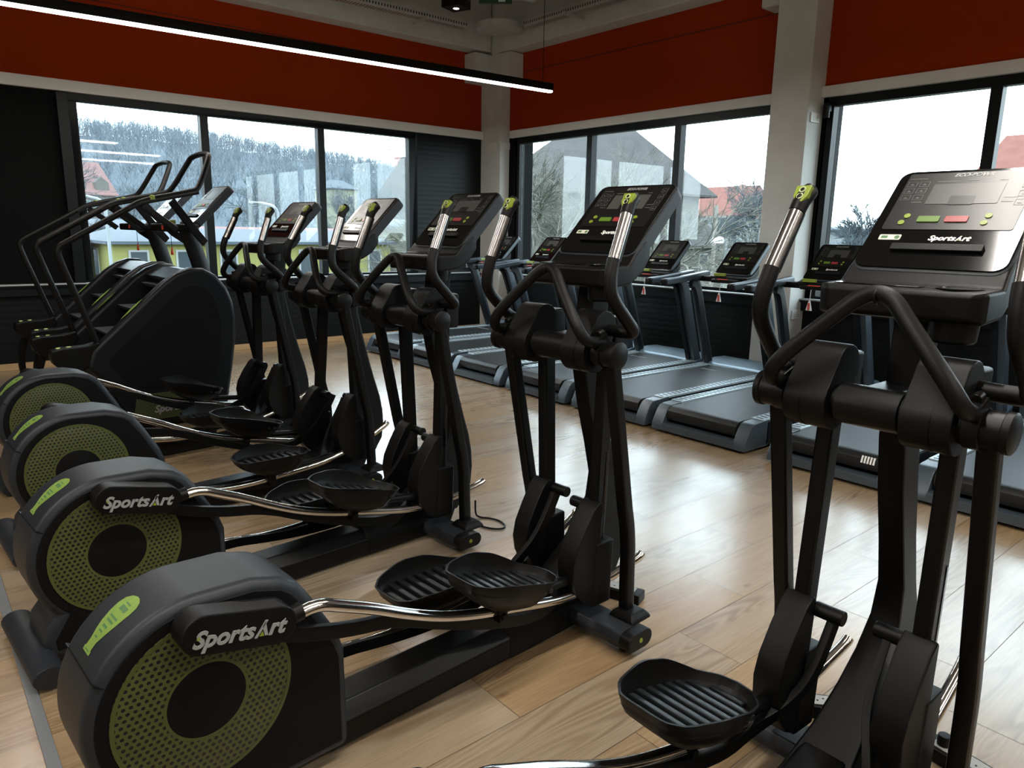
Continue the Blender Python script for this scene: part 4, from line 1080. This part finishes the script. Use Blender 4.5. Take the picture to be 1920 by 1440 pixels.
# ------------------------------------------------------------------ outside
GZ = -4.6
GRASS = noisy('winter_grass', (0.045, 0.052, 0.032), (0.075, 0.073, 0.052), 0.15, 0.95)
ASPH = noisy('wet_asphalt', (0.085, 0.094, 0.105), (0.105, 0.115, 0.125), 0.3, 0.8)
b = MB(); b.box((120, 150, GZ-.5), (900, 900, 1.0)); tag(b.build('ground', GRASS), kind='structure')
b = MB(); b.box((25, 26.0, GZ+.02), (110, 6, .06)); tag(b.build('street', ASPH), kind='structure')
def heights(px, py):
    def bump(a): return max(0, cos(min(max(a, -1), 1)*pi/2))
    hx = 29.5*bump((px-52)/206)*bump((py-240)/110) + 6*bump((px-10)/60)*bump((py-150)/60)
    return hx
b = MB(); nx, ny = 50, 26; vs = []
for j in range(ny+1):
    for i in range(nx+1):
        x = -110+i*7.4; y = 95+j*9.5
        vs.append((x, y, GZ-.3+heights(x, y)*1.0+0.6*sin(x*.3)*sin(y*.21)))
b.add(vs, [(j*(nx+1)+i, j*(nx+1)+i+1, (j+1)*(nx+1)+i+1, (j+1)*(nx+1)+i) for j in range(ny) for i in range(nx)])
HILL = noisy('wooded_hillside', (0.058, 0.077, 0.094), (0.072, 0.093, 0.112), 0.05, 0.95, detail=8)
tag(b.build('hill', HILL), kind='structure')
def forest():
    rnd = random.Random(11); b = MB()
    for _ in range(8000):
        x = rnd.uniform(-90, 190); y = rnd.uniform(125, 246); h0 = heights(x, y)
        if h0 < 4: continue
        z = GZ+h0-.5; hh = rnd.uniform(4.0, 7.0); w = rnd.uniform(1.4, 2.6)
        for k in range(16):
            a = rnd.uniform(0, 2*pi); z0 = z+hh*rnd.uniform(0.0, .65); ww = w*rnd.uniform(.4, 1.0); tz = z0+hh*rnd.uniform(.18, .42)
            bx, by = x+cos(a)*ww, y+sin(a)*ww; p = Vector((cos(a+1.57), sin(a+1.57), 0))*rnd.uniform(.03, .06)
            b.add([(x-p.x, y-p.y, z0), (x+p.x, y+p.y, z0), (bx+p.x*.3, by+p.y*.3, tz)], [(0, 1, 2)])
            q = rnd.uniform(.3, .7); mx_, my_, mz = x+(bx-x)*q, y+(by-y)*q, z0+(tz-z0)*q
            b.add([(mx_, my_, mz), (mx_+.07, my_, mz), (mx_+rnd.uniform(-1, 1), my_+rnd.uniform(-.6, .6), mz+rnd.uniform(.5, 1.4))], [(0, 1, 2)])
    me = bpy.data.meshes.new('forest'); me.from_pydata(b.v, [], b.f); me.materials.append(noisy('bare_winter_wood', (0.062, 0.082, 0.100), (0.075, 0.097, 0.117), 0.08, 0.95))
    tag(place('hill_forest', me), 'hazy bare winter forest covering the hill beyond the left window', 'forest', kind='stuff')
forest()

def bare_tree(name, loc, h, spread, seed, m, label, levels=5, trunk=0.16, cat='tree', kids=4, droop=0.0):
    rnd = random.Random(seed); b = MB()
    def grow(p, d, ln, r, lv):
        n = 3; pts = [p]; q = p.copy(); dd = d.copy()
        for i in range(n):
            dd = (dd+Vector((rnd.uniform(-1, 1), rnd.uniform(-1, 1), rnd.uniform(-.4, .6)-droop*(levels-lv)*.12))*.16).normalized(); q = q+dd*ln/n; pts.append(q.copy())
        b.tube(pts, [r*(1-.5*i/n) for i in range(n+1)], 5 if lv > levels-2 else 3, cap=False)
        if lv == 0: return
        for _ in range(kids if lv > 1 else kids+1):
            k = rnd.uniform(.35, 1.0); s0 = pts[min(int(k*n), n-1)].lerp(pts[min(int(k*n)+1, n)], (k*n) % 1)
            a = rnd.uniform(0, 2*pi); perp = dd.orthogonal().normalized(); perp = Matrix.Rotation(a, 3, dd) @ perp
            nd = (dd*rnd.uniform(.7, 1.1)+perp*spread*rnd.uniform(.5, 1.0)).normalized()
            grow(s0, nd, ln*rnd.uniform(.5, .72), r*.5, lv-1)
    grow(Vector((0, 0, 0)), Vector((0, 0, 1)), h*.42, trunk, levels)
    me = bpy.data.meshes.new(name); me.from_pydata(b.v, [], b.f); me.materials.append(m)
    return tag(place(name, me, loc=loc), label, cat, 'bare trees outside the windows')
BIRCH = noisy('pale_birch_bark', (0.070, 0.072, 0.054), (0.22, 0.22, 0.19), 3, 0.9)
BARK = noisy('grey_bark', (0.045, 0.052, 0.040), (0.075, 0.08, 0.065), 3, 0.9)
HAZEB = noisy('haze_tinted_bark', (0.055, 0.070, 0.080), (0.078, 0.096, 0.105), 3, 0.9)  # distance haze mixed into the bark colour
bare_tree('birch_tree', (13.5, 15.6, GZ), 12, .75, 3, BIRCH, 'pale bare birch tree filling the left pane of the right wall window', 5, .17, kids=6, droop=.35)
bare_tree('birch_tree', (16.2, 16.0, GZ), 10.5, .65, 9, BIRCH, 'pale bare birch in front of the big roof, middle pane of the right wall window', 5, .14, kids=6, droop=.35)
bare_tree('bare_tree', (22.5, 21.8, GZ), 9.0, .8, 21, BARK, 'tangled bare tree low behind the birches', 5, .14, kids=6)
bare_tree('bare_tree', (17.5, 20.6, GZ), 9.0, .95, 27, BARK, 'dense bare tree low at the left edge of the right wall window', 5, .14, kids=6)
for i, (x, y, h, sd) in enumerate(((19.5, 72, 13, 31), (29, 76, 14, 32), (38, 70, 15, 33), (42, 72, 13, 34), (48, 66, 13, 35), (50, 78, 16, 36), (7.2, 54, 10, 37), (12, 82, 15, 38), (36, 86, 16, 39))):
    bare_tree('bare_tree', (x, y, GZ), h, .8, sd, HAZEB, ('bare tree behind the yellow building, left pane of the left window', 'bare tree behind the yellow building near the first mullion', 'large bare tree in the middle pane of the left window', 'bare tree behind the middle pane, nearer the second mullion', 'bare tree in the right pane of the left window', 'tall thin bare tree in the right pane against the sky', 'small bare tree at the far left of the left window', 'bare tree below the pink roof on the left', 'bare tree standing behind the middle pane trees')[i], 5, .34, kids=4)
for i, (x, y, h, sd) in enumerate(((56, 28.2, 9, 41), (65, 29.6, 11, 42), (74, 29.2, 10, 43), (92, 57, 17, 44), (108, 72.5, 11, 45), (60, 16.8, 11.5, 46), (72, 23, 10, 47))):
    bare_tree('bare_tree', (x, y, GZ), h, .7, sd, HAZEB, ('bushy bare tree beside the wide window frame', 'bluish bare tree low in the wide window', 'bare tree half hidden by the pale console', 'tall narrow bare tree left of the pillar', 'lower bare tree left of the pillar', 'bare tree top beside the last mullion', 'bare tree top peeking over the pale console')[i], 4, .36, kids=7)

def house(name, c, size, wall, roof, label, rz=0, hip=.0, rows=2, cols=4, rh=2.5, win=(.75, 1.3), cat='house', over=.4, chim=0, dormers=0, group='buildings outside the windows'):
    L_, D_, H_ = size
    t = empty(name, c, R(rz), label, cat, group)
    MB().box((0, 0, H_/2), (L_, D_, H_)).build('wall', wall, t)
    b = MB(); o = over; hx = L_/2+o; hy = D_/2+o; rx = L_/2*(1-hip)+o*(1-hip)
    b.add([(-hx, -hy, H_), (hx, -hy, H_), (hx, hy, H_), (-hx, hy, H_), (-rx, 0, H_+rh), (rx, 0, H_+rh), (-hx, -hy, H_-.15), (hx, -hy, H_-.15), (hx, hy, H_-.15), (-hx, hy, H_-.15)],
          [(0, 1, 5, 4), (2, 3, 4, 5), (1, 2, 5), (3, 0, 4), (0, 6, 7, 1), (1, 7, 8, 2), (2, 8, 9, 3), (3, 9, 6, 0), (6, 9, 8, 7)])
    rf = b.build('roof', roof, t)
    for i in range(chim):
        MB().box((-L_*.3+i*L_*.5, D_*.1, H_+rh*.85), (.8, .8, 2.0)).build('chimney', mat('brick_chimney', (.30, .17, .15), .9), rf)
    for i in range(dormers):
        q = MB(); x = -L_/2+L_*(i+.5)/dormers
        q.prism([(-.9, 0), (-.9, 1.3), (0, 2.1), (.9, 1.3), (.9, 0)], -hy+.5, -1.0, lambda a, c_, d: (x+a, d, H_+.3+c_)); q.build('dormer', wall, rf)
    for face in (-1, 1):
        for r_ in range(rows):
            for k in range(cols):
                x = -L_/2+L_*(k+.5)/cols; z = H_*(r_+.55)/rows
                w = MB().box((x, face*(D_/2+.02), z), (win[0]+.2, .08, win[1]+.2)).build('window', mat('white_window_frame', (.25, .26, .25), .6), t)
                MB().box((x, face*(D_/2+.06), z), (win[0], .03, win[1])).build('pane', mat('far_window_glass', (.03, .042, .05), .2), w)
    if cols:
        for face in (-1, 1):
            for r_ in range(rows):
                z = H_*(r_+.55)/rows
                w = MB().box((face*(L_/2+.02), 0, z), (.08, win[0]+.2, win[1]+.2)).build('window', MATS['white_window_frame'], t)
                MB().box((face*(L_/2+.06), 0, z), (.03, win[0], win[1])).build('pane', MATS['far_window_glass'], w)
    return t
YEL = noisy('yellow_render', (0.185, 0.18, 0.05), (0.21, 0.205, 0.065), .8, .9)
CRM = noisy('cream_render', (0.17, 0.175, 0.12), (0.19, 0.195, 0.14), .8, .9)
WHT = noisy('white_render', (0.18, 0.20, 0.21), (0.21, 0.23, 0.24), .5, .9)
REDR = noisy('red_tile_roof', (0.135, 0.04, 0.028), (0.165, 0.058, 0.042), 2, .85)
PNK = noisy('faded_pink_roof', (0.145, 0.075, 0.07), (0.165, 0.09, 0.082), 1, .9)
GRYR = noisy('grey_sheet_roof', (0.042, 0.056, 0.072), (0.052, 0.068, 0.085), 1, .8)
DRKR = noisy('dark_slate_roof', (0.030, 0.028, 0.028), (0.043, 0.040, 0.039), 1.2, .85)
STN = noisy('grey_stone_wall', (0.07, 0.066, 0.058), (0.095, 0.09, 0.078), 1.2, .9)
house('yellow_building', (16.2, 44.5, GZ), (15.6, 8, 5.25), YEL, GRYR, 'long yellow building with a grey sheet roof outside the left window', 0, .15, 2, 7, .65)
house('terracotta_building', (25, 60, GZ), (18, 8, 5.0), noisy('salmon_render', (.21, .125, .085), (.24, .145, .10), .5, .9), PNK, 'low salmon building seen above the yellow building roof', 0, .1, 1, 6, 1.0)
house('cream_building', (27.6, 44, GZ), (5.6, 8, 6.2), CRM, GRYR, 'plain cream building at the right end of the left window', 0, .2, 1, 0, .5)
house('white_building', (12.3, 60, GZ), (5.2, 6, 5.9), WHT, GRYR, 'white building at the left of the yellow building', 0, .2, 1, 3, .5)
house('white_building', (6.2, 46, GZ), (2.6, 5, 5.2), WHT, GRYR, 'small white building at the far left edge of the left window', 0, .2, 2, 3, .5)
house('tower_house', (60.5, 120, GZ), (5, 6, 12.6), CRM, GRYR, 'tall pale tower house with small windows in the right pane', 0, .6, 3, 2, 1.5)
house('pink_roof_house', (21.5, 120, GZ+3), (6, 7, 7), STN, PNK, 'pink roofed house on the hillside at the left', 10, .25, 2, 4, 4.5, dormers=2)
house('dark_roof_house', (60, 92, GZ), (11, 10, 9), STN, DRKR, 'house with a steep dark roof at the right edge of the left window', 0, .45, 2, 4, 7, chim=1)
house('villa', (44.5, 43.2, GZ), (15, 9, 9.0), STN, DRKR, 'large villa with a broad dark roof behind the birches', 90, .5, 3, 5, 4.9, win=(1.2, 1.6), over=1.0)
house('villa_wing', (38, 28.6, GZ), (3, 4, 5.4), STN, DRKR, 'lower wing of the villa with a dark pyramid roof', 90, .8, 2, 1, 2.0, over=.5)
house('red_roof_school', (124, 85, GZ), (17, 12, 9.4), WHT, REDR, 'long white building with a red tiled roof and dormers far left of the pillar', 90, .1, 3, 8, 5.6, dormers=4, chim=2)
house('red_roof_house', (49, 8.5, GZ), (14, 10, 7.8), CRM, REDR, 'house with an orange-red tiled roof and brick chimney at the right edge', 90, .1, 2, 4, 4.0, chim=2)
house('white_building', (82, 41.6, GZ), (6, 7, 6.8), WHT, GRYR, 'small flat white building beside the wide window frame', 90, .1, 2, 2, .3)

def street_lamp(loc, h, arm, rz, label, head='arm'):
    t = empty('street_lamp', loc, R(rz), label, 'street lamp', 'street lamps outside')
    GL = mat('pale_grey_lamp_paint', (.22, .25, .26), .5)
    if head == 'arm':
        MB().tube(chaikin([(0, 0, 0), (0, 0, h*.9), (0.05, 0, h), (arm, 0, h+.12)], 2), .06, 8).build('lamp_post', GL, t)
        MB().box((arm+.2, 0, h+.13), (.5, .16, .07)).build('lamp_head', GL, t, bevel=.02)
    else:
        MB().cyl((0, 0, 0), (0, 0, h), .05, 10).build('lamp_post', GL, t)
        MB().tube([(0, 0, h-.45), (.25, 0, h-.2)], .03, 8).build('lamp_arm', GL, t)
        MB().lathe([(.03, .16), (.16, .12), (.25, 0), (.26, -.05), (.20, -.05), (.0001, -.02)], (.30, 0, h-.08), 'Z', 24).build('lamp_head', mat('white_lamp_dome', (.75, .78, .78), .4), t)
street_lamp((12.5, 30, GZ), 6.9, .75, 180, 'tall street lamp in the middle pane of the left window')
street_lamp((6.1, 30, GZ), 6.9, .6, 180, 'tall street lamp in the left pane behind the handrails')
street_lamp((20.0, 13.45, GZ), 5.95, .3, 90, 'white domed street lamp between two treadmill consoles', 'dome')
b = MB().cyl((0, 0, 0), (0, 0, 7.6), .11, 10).box((0, 0, 7.0), (.1, 1.2, .1))
tag(b.build('utility_pole', mat('weathered_pole', (.22, .20, .18), .9), loc=(34, 23.6, GZ)), 'wooden utility pole left of the pillar', 'utility pole')
b = MB()
for z in (.45, .85, 1.1): b.box((10, 22, GZ+z), (22, .05, .06))
for i in range(12): b.box((-1+i*2, 22, GZ+.55), (.07, .07, 1.1))
tag(b.build('road_railing', mat('galvanised_railing', (.22, .24, .25), .5, .3)), 'grey metal railing along the road below the left window', 'railing')

# thin morning haze standing over the valley towards the hill
HZ = bpy.data.materials.new('valley_haze'); HZ.use_nodes = True
hz = HZ.node_tree; hz.nodes.clear()
ho = hz.nodes.new('ShaderNodeOutputMaterial'); hv = hz.nodes.new('ShaderNodeVolumeScatter')
hv.inputs['Color'].default_value = (0.86, 0.94, 1.0, 1); hv.inputs['Density'].default_value = 0.00034; hv.inputs['Anisotropy'].default_value = 0.0
hz.links.new(hv.outputs[0], ho.inputs['Volume'])
b = MB(); b.box((60, 175, 22), (420, 250, 60)); tag(b.build('haze', HZ), kind='structure')
try: S.cycles.volume_bounces = 1
except Exception: pass
